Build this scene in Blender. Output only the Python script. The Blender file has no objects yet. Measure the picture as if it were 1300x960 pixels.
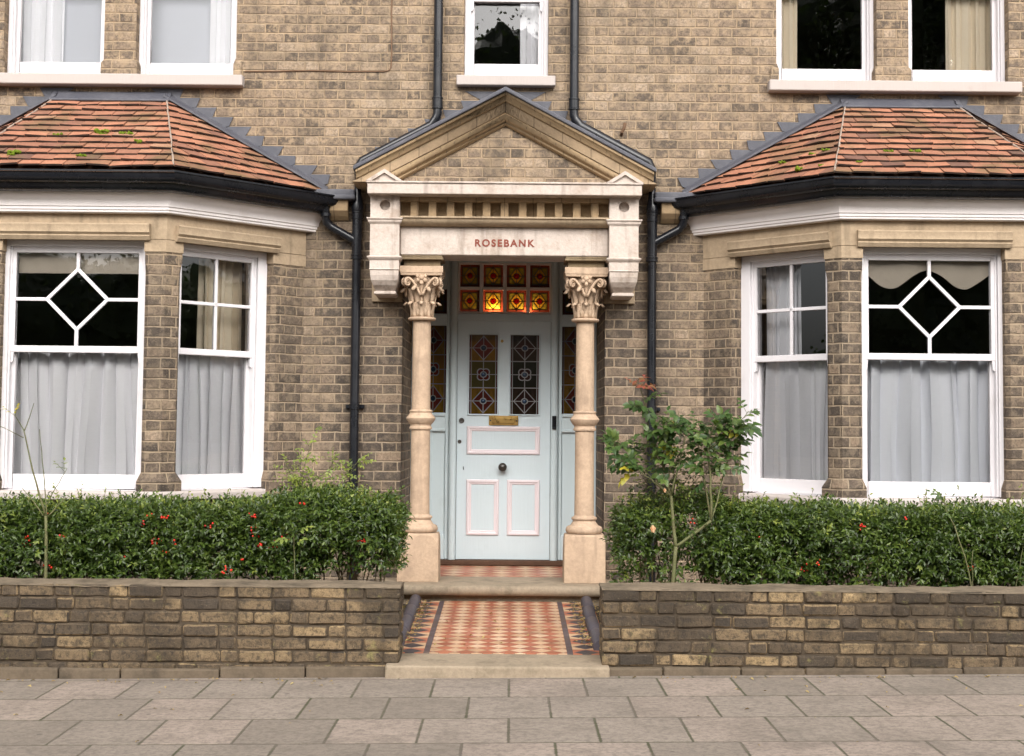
import bpy, bmesh, math, random
import numpy as np
from mathutils import Vector, Matrix, noise as mnoise
R = math.radians
rnd = random.Random(7)
scene = bpy.context.scene
C = scene.collection

# ------------------------------------------------------------------ camera
cam = bpy.data.objects.new("camera", bpy.data.cameras.new("camera")); C.objects.link(cam)
cam.data.sensor_width = 36.0
cam.data.lens = 51.78
cam.data.shift_y = -0.0362
cam.data.clip_end = 600
cam.matrix_world = Matrix.Translation((0, -11.9, 1.51)) @ Matrix.Rotation(R(90 + 3.43), 4, 'X') @ Matrix.Rotation(0.009, 4, 'Z')
scene.camera = cam

# ------------------------------------------------------------------ sky, sun, exposure (bright overcast)
SUN_EL, SUN_AZ = 35, -23          # azimuth measured from "behind the camera", minus = to the left
world = bpy.data.worlds.new("World"); scene.world = world; world.use_nodes = True
wn = world.node_tree.nodes; wl = world.node_tree.links; wn.clear()
wo = wn.new("ShaderNodeOutputWorld"); bg = wn.new("ShaderNodeBackground")
sky = wn.new("ShaderNodeTexSky"); sky.sky_type = 'NISHITA'; sky.sun_disc = False
sky.sun_elevation = R(SUN_EL); sky.sun_rotation = R(180 + SUN_AZ)
sky.air_density = 1.0; sky.dust_density = 6.0; sky.ozone_density = 1.0
hs = wn.new("ShaderNodeHueSaturation"); hs.inputs["Saturation"].default_value = 0.22
bg.inputs["Strength"].default_value = 0.15
wl.new(sky.outputs[0], hs.inputs["Color"]); wl.new(hs.outputs[0], bg.inputs[0]); wl.new(bg.outputs[0], wo.inputs[0])
sd = bpy.data.lights.new("sun", 'SUN'); sun = bpy.data.objects.new("sun", sd); C.objects.link(sun)
sd.energy = 1.5; sd.angle = R(32); sd.color = (1.0, 0.95, 0.9)
sun.location = (-10, -25, 30)
_d = Vector((math.sin(R(SUN_AZ)) * math.cos(R(SUN_EL)), -math.cos(R(SUN_AZ)) * math.cos(R(SUN_EL)), math.sin(R(SUN_EL))))
sun.rotation_euler = _d.to_track_quat('Z', 'Y').to_euler()
scene.view_settings.view_transform = 'Standard'; scene.view_settings.look = 'None'
scene.view_settings.gamma = 1.0; scene.view_settings.use_curve_mapping = False
scene.view_settings.exposure = 0.82
scene.render.engine = 'CYCLES'
scene.cycles.max_bounces = 8; scene.cycles.diffuse_bounces = 4; scene.cycles.transparent_max_bounces = 12
scene.cycles.glossy_bounces = 3; scene.cycles.transmission_bounces = 4
scene.cycles.sample_clamp_indirect = 4.0; scene.cycles.caustics_reflective = False; scene.cycles.caustics_refractive = False

# ------------------------------------------------------------------ node helpers
class NT:
    def __init__(s, name):
        s.m = bpy.data.materials.new(name); s.m.use_nodes = True
        s.t = s.m.node_tree; s.n = s.t.nodes; s.l = s.t.links; s.n.clear()
        s.out = s.n.new("ShaderNodeOutputMaterial")
    def put(s, sock, v):
        if v is None: return
        if isinstance(v, bpy.types.NodeSocket): s.l.new(v, sock)
        elif isinstance(v, (tuple, list)) and len(v) == 3 and sock.type == 'RGBA': sock.default_value = (*v, 1)
        else: sock.default_value = v
    def M(s, op, a, b=None, c=None, clamp=False):
        n = s.n.new("ShaderNodeMath"); n.operation = op; n.use_clamp = clamp
        for i, v in enumerate((a, b, c)): s.put(n.inputs[i], v)
        return n.outputs[0]
    def mix(s, f, a, b, mode='MIX'):
        n = s.n.new("ShaderNodeMix"); n.data_type = 'RGBA'; n.blend_type = mode; n.clamp_factor = True
        s.put(n.inputs[0], f); s.put(n.inputs[6], a); s.put(n.inputs[7], b); return n.outputs[2]
    def sm(s, x, a, b, to0=0.0, to1=1.0):
        n = s.n.new("ShaderNodeMapRange"); n.interpolation_type = 'SMOOTHSTEP'
        s.put(n.inputs[0], x); n.inputs[1].default_value = a; n.inputs[2].default_value = b
        n.inputs[3].default_value = to0; n.inputs[4].default_value = to1; return n.outputs[0]
    def ramp(s, f, stops, interp='LINEAR'):
        n = s.n.new("ShaderNodeValToRGB"); e = n.color_ramp; e.interpolation = interp
        while len(e.elements) < len(stops): e.elements.new(0.5)
        for el, (p, c) in zip(e.elements, stops): el.position = p; el.color = (*c, 1)
        s.put(n.inputs[0], f); return n.outputs[0]
    def coord(s, which="Object"):
        n = s.n.new("ShaderNodeTexCoord"); return n.outputs[which]
    def sep(s, v):
        n = s.n.new("ShaderNodeSeparateXYZ"); s.put(n.inputs[0], v); return n.outputs
    def comb(s, x=0.0, y=0.0, z=0.0):
        n = s.n.new("ShaderNodeCombineXYZ")
        for i, v in enumerate((x, y, z)): s.put(n.inputs[i], v)
        return n.outputs[0]
    def vscale(s, v, sc):
        n = s.n.new("ShaderNodeMapping"); s.put(n.inputs[0], v); n.inputs[3].default_value = sc; return n.outputs[0]
    def noise(s, v, scale, detail=3.0, rough=0.55, col=False):
        n = s.n.new("ShaderNodeTexNoise"); s.put(n.inputs["Vector"], v)
        n.inputs["Scale"].default_value = scale; n.inputs["Detail"].default_value = detail; n.inputs["Roughness"].default_value = rough
        return n.outputs[1 if col else 0]
    def white(s, v):
        n = s.n.new("ShaderNodeTexWhiteNoise"); n.noise_dimensions = '3D'; s.put(n.inputs[0], v); return n.outputs[0]
    def island(s):
        return s.n.new("ShaderNodeNewGeometry").outputs["Random Per Island"]
    def bump(s, h, dist, strength=1.0):
        n = s.n.new("ShaderNodeBump"); s.put(n.inputs["Height"], h); n.inputs["Distance"].default_value = dist
        n.inputs["Strength"].default_value = strength; return n.outputs[0]
    def principled(s, col, rough=0.8, normal=None, spec=0.3, metal=0.0, coat=0.0):
        n = s.n.new("ShaderNodeBsdfPrincipled")
        s.put(n.inputs["Base Color"], col); s.put(n.inputs["Roughness"], rough); s.put(n.inputs["Metallic"], metal)
        n.inputs["Specular IOR Level"].default_value = spec
        if coat: n.inputs["Coat Weight"].default_value = coat
        if normal is not None: s.l.new(normal, n.inputs["Normal"])
        return n.outputs[0]
    def shader_mix(s, f, a, b):
        n = s.n.new("ShaderNodeMixShader"); s.put(n.inputs[0], f); s.l.new(a, n.inputs[1]); s.l.new(b, n.inputs[2]); return n.outputs[0]
    def bsdf(s, kind, col=None, rough=None, normal=None):
        n = s.n.new(kind)
        if col is not None: s.put(n.inputs["Color"], col)
        if rough is not None: s.put(n.inputs["Roughness"], rough)
        if normal is not None: s.l.new(normal, n.inputs["Normal"])
        return n.outputs[0]
    def done(s, sh):
        s.l.new(sh, s.out.inputs[0]); return s.m

def flemish(k, course=0.0776, joint=0.011):
    """brick layout from the metric UV map: returns brick mask, brick random value, uv"""
    uv = k.coord("UV"); x, y, _ = k.sep(uv)
    nz = k.noise(uv, 11.0, 4.0, 0.65, col=True); nx, ny, _ = k.sep(nz)
    u = k.M('ADD', x, k.M('MULTIPLY', k.M('SUBTRACT', nx, 0.5), 0.02))
    v = k.M('ADD', y, k.M('MULTIPLY', k.M('SUBTRACT', ny, 0.5), 0.014))
    P, S = 0.3375, 0.225
    vr = k.M('DIVIDE', v, course); row = k.M('FLOOR', vr); fv = k.M('MULTIPLY', k.M('FRACT', vr), course)
    rj = k.M('MULTIPLY', k.white(k.comb(row, 3.7, 1.1)), 0.07)
    uu = k.M('ADD', k.M('DIVIDE', u, P), k.M('ADD', k.M('MULTIPLY', row, 0.5), rj))
    cell = k.M('FLOOR', uu); fu = k.M('MULTIPLY', k.M('FRACT', uu), P)
    hd = k.M('GREATER_THAN', fu, S)
    lu = k.M('SUBTRACT', fu, k.M('MULTIPLY', hd, S))
    lw = k.M('SUBTRACT', S, k.M('MULTIPLY', hd, S / 2))
    e = k.M('MINIMUM', k.M('MINIMUM', lu, k.M('SUBTRACT', lw, lu)), k.M('MINIMUM', fv, k.M('SUBTRACT', course, fv)))
    mask = k.sm(e, joint / 2 - 0.0025, joint / 2 + 0.0035)
    idv = k.comb(k.M('ADD', k.M('MULTIPLY', cell, 2.0), hd), row, 0.0)
    return mask, k.white(idv), k.white(k.comb(k.M('MULTIPLY', cell, 3.1), k.M('ADD', row, 77.0), hd)), uv

MAT = {}
def mat_brick(name, zone):
    k = NT(name)
    mask, r1, r2, uv = flemish(k)
    ob = k.coord("Object")
    big = k.noise(ob, 0.9, 3.0, 0.6); mid = k.noise(ob, 4.5, 4.0, 0.65); fine = k.noise(ob, 55.0, 4.0, 0.7)
    grit = k.noise(ob, 170.0, 2.0, 0.6)
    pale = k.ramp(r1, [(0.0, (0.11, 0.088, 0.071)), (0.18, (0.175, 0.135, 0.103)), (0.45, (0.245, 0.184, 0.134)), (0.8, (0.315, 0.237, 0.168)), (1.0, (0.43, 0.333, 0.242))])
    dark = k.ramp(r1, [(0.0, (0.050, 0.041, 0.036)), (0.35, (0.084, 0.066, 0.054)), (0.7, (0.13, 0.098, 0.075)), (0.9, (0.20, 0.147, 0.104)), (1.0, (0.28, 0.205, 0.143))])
    _x, _y, z = k.sep(ob)
    ax = k.M('ABSOLUTE', _x)
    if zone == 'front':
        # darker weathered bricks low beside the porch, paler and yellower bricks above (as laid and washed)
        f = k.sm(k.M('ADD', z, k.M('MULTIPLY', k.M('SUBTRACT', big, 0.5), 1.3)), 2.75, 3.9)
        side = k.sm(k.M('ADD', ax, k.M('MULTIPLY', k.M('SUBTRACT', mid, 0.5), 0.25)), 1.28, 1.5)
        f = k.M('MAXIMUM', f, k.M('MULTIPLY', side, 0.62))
    elif zone == 'bay':
        f = k.sm(k.M('ADD', big, k.M('MULTIPLY', k.M('SUBTRACT', z, 1.9), 0.10)), 0.38, 0.78)
    elif zone == 'porch':
        f = k.sm(big, 0.3, 0.6)
    else:
        f = k.sm(big, 0.0, 0.1)
    col = k.mix(f, dark, pale)
    col = k.mix(k.M('MULTIPLY', k.sm(r2, 0.86, 0.95), k.sm(z, 3.0, 4.3, 0.5, 0.3)), col, (0.085, 0.072, 0.06))   # odd dark headers
    col = k.mix(k.sm(mid, 0.48, 0.72, 0.0, 0.5), col, (0.12, 0.093, 0.068))
    blotch = k.noise(ob, 24.0, 4.0, 0.75)
    col = k.mix(k.sm(blotch, 0.36, 0.56, 0.5, 0.0), col, (0.07, 0.056, 0.043))
    col = k.mix(k.sm(fine, 0.38, 0.6), k.mix(0.42, col, (0.03, 0.025, 0.02)), col)
    col = k.mix(k.sm(grit, 0.62, 0.72, 0.0, 0.4), col, (0.5, 0.4, 0.28))
    mort = k.mix(f, (0.285, 0.225, 0.16), (0.36, 0.266, 0.172))
    mort = k.mix(k.sm(mid, 0.35, 0.7), mort, (0.25, 0.19, 0.13))
    # smeared pointing spreads over some bricks
    smear = k.M('MULTIPLY', k.sm(k.noise(ob, 15.0, 5.0, 0.75), 0.44, 0.62), k.mix(f, (0.38, 0.38, 0.38), (0.82, 0.82, 0.82)))
    col = k.mix(smear, col, mort)
    col = k.mix(mask, mort, col)
    stk = k.noise(k.vscale(ob, (3.5, 3.5, 0.55)), 1.0, 5.0, 0.7)      # old rain streaks and soot
    col = k.mix(k.sm(stk, 0.50, 0.70, 0.0, 0.48), col, (0.095, 0.076, 0.058))
    col = k.mix(k.sm(k.noise(ob, 2.3, 5.0, 0.7), 0.56, 0.74, 0.0, 0.35), col, (0.40, 0.315, 0.225))
    h = k.M('ADD', k.M('MULTIPLY', mask, 0.75), k.M('ADD', k.M('MULTIPLY', fine, 0.3), k.M('MULTIPLY', grit, 0.12)))
    return k.done(k.principled(col, 0.9, k.bump(h, 0.008), 0.15))

def mat_stone(name, base, stain, rough=0.8, streak=True, joints=0.0, amount=0.6, spec=0.2):
    k = NT(name); ob = k.coord("Object")
    n1 = k.noise(ob, 6.0, 5.0, 0.65); n2 = k.noise(ob, 40.0, 4.0, 0.7)
    col = k.mix(k.sm(n1, 0.42, 0.78, 0.0, amount), base, stain)
    if streak:
        s = k.noise(k.vscale(ob, (14.0, 14.0, 1.3)), 1.0, 3.0, 0.6)
        col = k.mix(k.sm(s, 0.5, 0.8, 0.0, amount * 0.8), col, tuple(c * 0.55 for c in stain))
    col = k.mix(k.sm(n2, 0.3, 0.72, 0.22, 0.0), col, tuple(c * 0.45 for c in stain))
    if joints:
        x, y, z = k.sep(k.coord("UV"))
        fx = k.M('FRACT', k.M('DIVIDE', x, joints))
        j = k.M('MULTIPLY', k.M('MINIMUM', fx, k.M('SUBTRACT', 1.0, fx)), joints)
        col = k.mix(k.sm(j, 0.002, 0.006, 0.75, 0.0), col, (0.13, 0.095, 0.06))
    return k.done(k.principled(col, rough, k.bump(k.M('ADD', n2, k.M('MULTIPLY', n1, 0.6)), 0.003), spec))

def mat_paint(name, col, rough=0.35, dirt=(0.35, 0.32, 0.3), amount=0.25, spec=0.4, grain=True):
    k = NT(name); ob = k.coord("Object")
    n1 = k.noise(ob, 5.0, 4.0, 0.65); n2 = k.noise(k.vscale(ob, (60, 60, 5)), 1.0, 2.0)
    c = k.mix(k.sm(n1, 0.5, 0.85, 0.0, amount), col, dirt)
    return k.done(k.principled(c, k.sm(n1, 0.3, 0.7, rough, rough + 0.15), k.bump(k.M('ADD', n2, n1), 0.0012), spec))

def mat_islands(name, stops, rough=0.7, over=None, spec=0.25, bumpd=0.004, scale=30.0, over_amt=0.6, over_rng=(0.5, 0.75)):
    k = NT(name); ob = k.coord("Object"); i = k.island()
    n = k.noise(ob, scale, 4.0, 0.65); n1 = k.noise(ob, 3.0, 4.0, 0.6)
    c = k.ramp(i, stops)
    c = k.mix(k.sm(n, 0.3, 0.7, 0.35, 0.0), c, k.mix(1.0, c, (0.4, 0.38, 0.36), 'MULTIPLY'))
    if over: c = k.mix(k.sm(k.M('ADD', n1, k.M('MULTIPLY', k.M('SUBTRACT', n, 0.5), 0.35)), *over_rng, 0.0, over_amt), c, over)
    return k.done(k.principled(c, rough, k.bump(n, bumpd), spec))

def mat_leaf(name, stops, rough=0.38, trans=0.22, spec=0.45):
    k = NT(name); i = k.island()
    c = k.ramp(k.M('ADD', k.M('MULTIPLY', i, 0.72), k.M('MULTIPLY', k.sm(k.noise(k.coord(), 4.5, 3.0, 0.6), 0.32, 0.68), 0.28)), stops)
    p = k.principled(c, rough, None, spec)
    t = k.bsdf("ShaderNodeBsdfTranslucent", k.mix(1.0, c, (1.6, 1.9, 0.7), 'MULTIPLY'))
    return k.done(k.shader_mix(trans, p, t))

def mat_glass(name, tint=(0.985, 0.99, 0.992), boost=0.065):
    k = NT(name); ob = k.coord("Object")
    wav = k.bump(k.noise(ob, 2.6, 2.0, 0.5), 0.005, 0.10)
    fr = k.n.new("ShaderNodeFresnel"); fr.inputs[0].default_value = 1.5
    f = k.M('ADD', k.M('MULTIPLY', fr.outputs[0], 1.35), boost)
    g = k.bsdf("ShaderNodeBsdfGlossy", (1, 1, 1), 0.0, wav)
    t = k.bsdf("ShaderNodeBsdfTransparent", tint)
    return k.done(k.shader_mix(f, t, g))

def mat_cloth(name, col, trans=0.35, sheer=0.0):
    k = NT(name); uv = k.coord("Object")
    n = k.noise(k.vscale(uv, (3, 3, 30)), 6.0, 2.0)
    c = k.mix(k.sm(n, 0.3, 0.8, 0.0, 0.15), col, tuple(v * 0.85 for v in col))
    d = k.bsdf("ShaderNodeBsdfDiffuse", c); t = k.bsdf("ShaderNodeBsdfTranslucent", c)
    sh = k.shader_mix(trans, d, t)
    if sheer: sh = k.shader_mix(sheer, sh, k.bsdf("ShaderNodeBsdfTransparent", (1, 1, 1)))
    return k.done(sh)

def stained(name, kind):
    """leaded coloured glass; UV of each pane runs 0..1"""
    k = NT(name); x, y, _ = k.sep(k.coord("UV"))
    A = lambda a: k.M('ABSOLUTE', a)
    cx = k.M('MULTIPLY', k.M('SUBTRACT', x, 0.5), 2.0); ax = A(cx)
    lead = None
    def line(dist, w):
        nonlocal lead
        m = k.M('LESS_THAN', dist, w)
        lead = m if lead is None else k.M('MAXIMUM', lead, m)
    nz = k.noise(k.coord("UV"), 6.0, 3.0)
    if kind == 'fan':
        cy = k.M('MULTIPLY', k.M('SUBTRACT', y, 0.5), 2.0); ay = A(cy)
        mx = k.M('MAXIMUM', ax, ay); dm = k.M('ADD', k.M('DIVIDE', ax, 0.66), k.M('DIVIDE', ay, 0.80))
        rr = k.M('SQRT', k.M('ADD', k.M('POWER', ax, 2.0), k.M('POWER', k.M('MULTIPLY', ay, 1.15), 2.0)))
        col = k.mix(k.sm(nz, 0.35, 0.65), (0.22, 0.14, 0.014), (0.12, 0.10, 0.016))
        col = k.mix(k.M('LESS_THAN', dm, 1.0), col, (0.33, 0.15, 0.012))
        col = k.mix(k.M('GREATER_THAN', mx, 0.76), col, (0.13, 0.02, 0.01))
        col = k.mix(k.M('LESS_THAN', rr, 0.27), col, (0.45, 0.012, 0.018))
        line(A(k.M('SUBTRACT', dm, 1.0)), 0.11); line(A(k.M('SUBTRACT', mx, 0.76)), 0.045); line(A(k.M('SUBTRACT', rr, 0.29)), 0.05)
        for q in (A(cx), A(cy)): line(k.M('ADD', q, k.M('MULTIPLY', k.M('LESS_THAN', rr, 0.29), 1.0)), 0.04)
        leadcol = (0.02, 0.018, 0.016)
    else:
        # three stacked motifs: diamond, rosette, diamond
        t = k.M('MULTIPLY', y, 3.0); seg = k.M('FLOOR', t); cy = k.M('MULTIPLY', k.M('SUBTRACT', k.M('FRACT', t), 0.5), 2.0); ay = A(cy)
        odd = k.M('LESS_THAN', A(k.M('SUBTRACT', seg, 1.0)), 0.5)
        dm = k.M('ADD', k.M('DIVIDE', ax, 0.76), k.M('DIVIDE', ay, 0.9))
        rr = k.M('SQRT', k.M('ADD', k.M('POWER', ax, 2.0), k.M('POWER', ay, 2.0)))
        ang = k.M('ARCTAN2', cy, cx)
        petal = k.M('ADD', 0.36, k.M('MULTIPLY', A(k.M('SINE', k.M('MULTIPLY', ang, 2.0))), 0.14))
        warm = kind in ('doorwarm', 'side')
        amber = (0.33, 0.17, 0.016) if warm else (0.055, 0.03, 0.014)
        red = (0.15, 0.022, 0.016) if warm else (0.05, 0.016, 0.013)
        olive = (0.12, 0.10, 0.022) if warm else (0.025, 0.026, 0.014)
        if kind == 'side': olive = (0.24, 0.11, 0.014)
        amber = k.mix(k.sm(nz, 0.35, 0.7), amber, tuple(c * 0.6 for c in amber))
        col = k.mix(odd, k.mix(k.M('LESS_THAN', dm, 1.0), amber, red), olive)
        pet = k.M('MULTIPLY', odd, k.M('LESS_THAN', rr, petal))
        col = k.mix(pet, col, red if kind != 'side' else (0.16, 0.02, 0.012))
        col = k.mix(k.M('GREATER_THAN', ax, 0.86), col, (0.11, 0.014, 0.012))
        col = k.mix(k.M('LESS_THAN', rr, 0.2), col, (0.012, 0.03, 0.06))
        big = k.M('MULTIPLY', odd, 9.0); bigd = k.M('MULTIPLY', k.M('SUBTRACT', 1.0, odd), 9.0)
        line(k.M('ADD', A(k.M('SUBTRACT', dm, 1.0)), big), 0.05); line(k.M('ADD', A(k.M('SUBTRACT', rr, petal)), bigd), 0.04)
        line(A(k.M('SUBTRACT', ax, 0.86)), 0.03); line(A(k.M('SUBTRACT', rr, 0.21)), 0.035)
        line(k.M('SUBTRACT', 1.0, ay), 0.035)
        ins = k.M('MULTIPLY', k.M('LESS_THAN', rr, 0.21), 1.0)
        line(k.M('ADD', ax, ins), 0.028); line(k.M('ADD', ay, ins), 0.028)
        leadcol = (0.20, 0.19, 0.19) if kind != 'side' else (0.10, 0.09, 0.085)
    isl = k.M('SUBTRACT', 1.0, lead)
    wav = k.bump(k.noise(k.coord("Object"), 60.0, 2.0), 0.002)
    tl = k.bsdf("ShaderNodeBsdfTranslucent", col)
    tr = k.bsdf("ShaderNodeBsdfTransparent", k.mix(1.0, col, (0.9, 0.9, 0.9), 'MULTIPLY'))
    df = k.bsdf("ShaderNodeBsdfDiffuse", k.mix(1.0, col, (0.42, 0.42, 0.42), 'MULTIPLY'))
    gl = k.bsdf("ShaderNodeBsdfGlossy", (0.8, 0.8, 0.8), 0.12, wav)
    s = k.shader_mix(0.35, tl, tr); s = k.shader_mix(0.45, s, df); s = k.shader_mix(0.035, s, gl)
    pb = k.principled(leadcol, 0.5, None, 0.3)
    return k.done(k.shader_mix(isl, pb, s))

MAT['brick'] = mat_brick('stock_brick', 'front')
MAT['bay_brick'] = mat_brick('bay_brick', 'bay')
MAT['porch_brick'] = mat_brick('porch_brick', 'porch')
MAT['stone'] = mat_stone('buff_stone', (0.40, 0.305, 0.205), (0.25, 0.19, 0.125), joints=0.0, amount=0.7)
MAT['mould'] = mat_stone('moulded_brick', (0.37, 0.265, 0.155), (0.20, 0.14, 0.085), joints=0.23, amount=0.8, streak=False)
MAT['flatband'] = mat_stone('flat_brick_band', (0.39, 0.285, 0.18), (0.22, 0.16, 0.105), joints=0.225, amount=0.8, streak=False)
MAT['impost'] = mat_stone('shadowed_impost_stone', (0.22, 0.165, 0.10), (0.10, 0.075, 0.05), amount=0.8)  # darkened stone: the shadow gap over the capitals is put into its colour
MAT['column'] = mat_stone('sandstone', (0.50, 0.365, 0.255), (0.31, 0.225, 0.16), amount=0.7)
MAT['painted'] = mat_stone('limewashed_stone', (0.545, 0.47, 0.415), (0.35, 0.27, 0.21), rough=0.7, amount=0.8)
MAT['step'] = mat_stone('step_stone', (0.33, 0.265, 0.19), (0.16, 0.13, 0.09), streak=False, amount=0.85)
MAT['white'] = mat_paint('white_gloss', (0.70, 0.675, 0.69), 0.35, (0.50, 0.465, 0.45), 0.4)
MAT['cornice'] = mat_paint('cornice_paint', (0.68, 0.635, 0.62), 0.5, (0.46, 0.40, 0.37), 0.45)
MAT['sill'] = mat_paint('sill_paint', (0.42, 0.372, 0.345), 0.65, (0.31, 0.26, 0.225), 0.6)
MAT['door'] = mat_paint('pale_blue_gloss', (0.57, 0.655, 0.69), 0.28, (0.36, 0.43, 0.44), 0.3)
MAT['doorframe'] = mat_paint('pale_blue_frame', (0.52, 0.605, 0.63), 0.35, (0.33, 0.38, 0.38), 0.3)
MAT['pink'] = mat_paint('pale_pink_gloss', (0.74, 0.655, 0.675), 0.3, (0.6, 0.5, 0.5), 0.2)
MAT['black'] = mat_paint('black_gloss', (0.006, 0.007, 0.010), 0.2, (0.03, 0.03, 0.034), 0.35, 0.5)
MAT['lead'] = mat_stone('lead_sheet', (0.066, 0.068, 0.084), (0.14, 0.138, 0.152), rough=0.55, amount=0.6, spec=0.4)
MAT['bronze'] = mat_paint('dark_bronze', (0.035, 0.028, 0.022), 0.3, (0.08, 0.06, 0.04), 0.4, 0.6)
k = NT('brass'); MAT['brass'] = k.done(k.principled((0.42, 0.27, 0.09), k.sm(k.noise(k.coord(), 20.0), 0.3, 0.7, 0.25, 0.5), None, 0.5, 0.9))
MAT['wood'] = mat_stone('threshold_wood', (0.10, 0.055, 0.035), (0.05, 0.03, 0.02), streak=False)
MAT['tile'] = mat_islands('clay_tile', [(0.0, (0.13, 0.075, 0.06)), (0.06, (0.26, 0.125, 0.085)), (0.35, (0.335, 0.155, 0.098)), (0.7, (0.40, 0.18, 0.11)), (0.92, (0.45, 0.205, 0.125)), (1.0, (0.37, 0.22, 0.14))],
                          0.8, (0.135, 0.10, 0.05), 0.2, 0.004, 26.0, 0.75, (0.44, 0.7))
MAT['tile_edge'] = mat_stone('shadow_dirt_tile_edge', (0.055, 0.036, 0.03), (0.03, 0.024, 0.02), streak=False)  # dirt plus the shadow lines between courses, both put into the butt colour
MAT['hip'] = mat_stone('hip_mortar', (0.36, 0.29, 0.24), (0.22, 0.17, 0.13), streak=False)
MAT['moss'] = mat_leaf('moss', [(0, (0.10, 0.15, 0.015)), (1, (0.17, 0.22, 0.02))], 0.9, 0.1, 0.1)
def mat_gbrick():
    k = NT('weathered_brick'); ob = k.coord("Object"); i = k.island()
    c = k.ramp(i, [(0.0, (0.062, 0.051, 0.041)), (0.15, (0.098, 0.075, 0.053)), (0.4, (0.16, 0.117, 0.074)), (0.7, (0.215, 0.155, 0.092)), (0.9, (0.275, 0.197, 0.112)), (1.0, (0.36, 0.258, 0.14))])
    x, y, z = k.sep(ob)
    grime = k.M('ADD', k.noise(ob, 2.2, 5.0, 0.7), k.M('MULTIPLY', k.M('SUBTRACT', z, 0.3), 0.22))
    c = k.mix(k.sm(grime, 0.42, 0.62, 0.0, 0.78), c, (0.060, 0.047, 0.034))
    b = k.noise(ob, 34.0, 5.0, 0.75); c = k.mix(k.sm(b, 0.36, 0.54, 0.75, 0.0), c, (0.045, 0.038, 0.031))
    c = k.mix(k.sm(k.noise(ob, 60.0, 4.0, 0.7), 0.60, 0.72, 0.0, 0.4), c, (0.36, 0.28, 0.18))
    c = k.mix(k.sm(k.noise(ob, 9.0, 4.0, 0.7), 0.60, 0.72, 0.0, 0.5), c, (0.29, 0.26, 0.10))
    f = k.noise(ob, 140.0, 3.0, 0.7)
    c = k.mix(k.sm(f, 0.35, 0.6, 0.35, 0.0), c, (0.03, 0.026, 0.022))
    return k.done(k.principled(c, 0.93, k.bump(k.M('ADD', b, k.M('MULTIPLY', f, 0.35)), 0.010), 0.12))
MAT['gbrick'] = mat_gbrick()
MAT['gmortar'] = mat_stone('old_mortar', (0.075, 0.056, 0.037), (0.035, 0.028, 0.021), streak=False, amount=0.9)
MAT['coping'] = mat_stone('cement_coping', (0.21, 0.165, 0.115), (0.075, 0.062, 0.045), streak=False, amount=0.9)
MAT['footing'] = mat_stone('footing_render', (0.14, 0.108, 0.075), (0.055, 0.044, 0.032), streak=False, amount=0.95)
MAT['kerbtile'] = mat_stone('blue_edging', (0.075, 0.068, 0.085), (0.14, 0.12, 0.125), rough=0.5, streak=False)
MAT['glass'] = mat_glass('window_glass')
MAT['net'] = mat_cloth('net_curtain', (0.96, 0.955, 0.985), 0.06, 0.07)
MAT['netgrey'] = mat_cloth('grey_net_curtain', (0.90, 0.92, 0.975), 0.06, 0.07)
MAT['cream'] = mat_cloth('cream_curtain', (0.86, 0.74, 0.56), 0.1)
MAT['blind'] = mat_cloth('roller_blind', (0.62, 0.64, 0.70), 0.2)
MAT['valance'] = mat_cloth('valance', (0.62, 0.54, 0.44), 0.3)
MAT['room'] = mat_paint('room_wall', (0.14, 0.12, 0.10), 0.9, (0.10, 0.09, 0.07), 0.3, 0.1)
MAT['berry'] = mat_islands('red_berry', [(0, (0.50, 0.012, 0.008)), (1, (0.72, 0.04, 0.015))], 0.25, None, 0.5)
MAT['bark'] = mat_stone('bark', (0.20, 0.155, 0.09), (0.10, 0.085, 0.045), streak=False)
MAT['greenstem'] = mat_stone('rose_stem', (0.13, 0.14, 0.06), (0.12, 0.07, 0.045), rough=0.6, streak=False)
MAT['hedge'] = mat_leaf('hedge_leaf', [(0.0, (0.022, 0.040, 0.008)), (0.45, (0.044, 0.076, 0.013)), (0.8, (0.085, 0.125, 0.02)), (0.95, (0.11, 0.155, 0.03)), (1.0, (0.19, 0.205, 0.04))], 0.33)
MAT['tip'] = mat_leaf('hedge_tip', [(0.0, (0.09, 0.14, 0.03)), (1.0, (0.25, 0.28, 0.05))])
MAT['rose'] = mat_leaf('rose_leaf', [(0.0, (0.028, 0.060, 0.016)), (0.6, (0.055, 0.10, 0.024)), (1.0, (0.12, 0.165, 0.035))])
MAT['yellow'] = mat_leaf('yellowed_leaf', [(0.0, (0.55, 0.42, 0.03)), (1.0, (0.42, 0.40, 0.05))])
MAT['redleaf'] = mat_leaf('young_red_leaf', [(0.0, (0.16, 0.06, 0.03)), (0.5, (0.26, 0.05, 0.035)), (1.0, (0.17, 0.10, 0.04))])
MAT['bloom'] = mat_leaf('rose_petal', [(0.0, (0.8, 0.42, 0.25)), (1.0, (0.8, 0.60, 0.38))], 0.6, 0.2, 0.2)
MAT['dryleaf'] = mat_leaf('dry_leaf', [(0.0, (0.20, 0.12, 0.05)), (0.6, (0.36, 0.26, 0.11)), (1.0, (0.5, 0.40, 0.17))], 0.7, 0.1, 0.2)
MAT['treeleaf'] = mat_leaf('tree_leaf', [(0.0, (0.02, 0.035, 0.012)), (1.0, (0.06, 0.085, 0.025))], 0.5)
MAT['letter'] = mat_paint('letter_red', (0.19, 0.04, 0.022), 0.6, (0.28, 0.12, 0.08), 0.5)
MAT['cable'] = mat_paint('cable_brown', (0.16, 0.09, 0.05), 0.6)
MAT['render_wall'] = mat_stone('cream_render', (0.58, 0.53, 0.44), (0.42, 0.37, 0.30))
MAT['soil'] = mat_stone('soil', (0.06, 0.045, 0.03), (0.03, 0.022, 0.015), streak=False)
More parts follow.
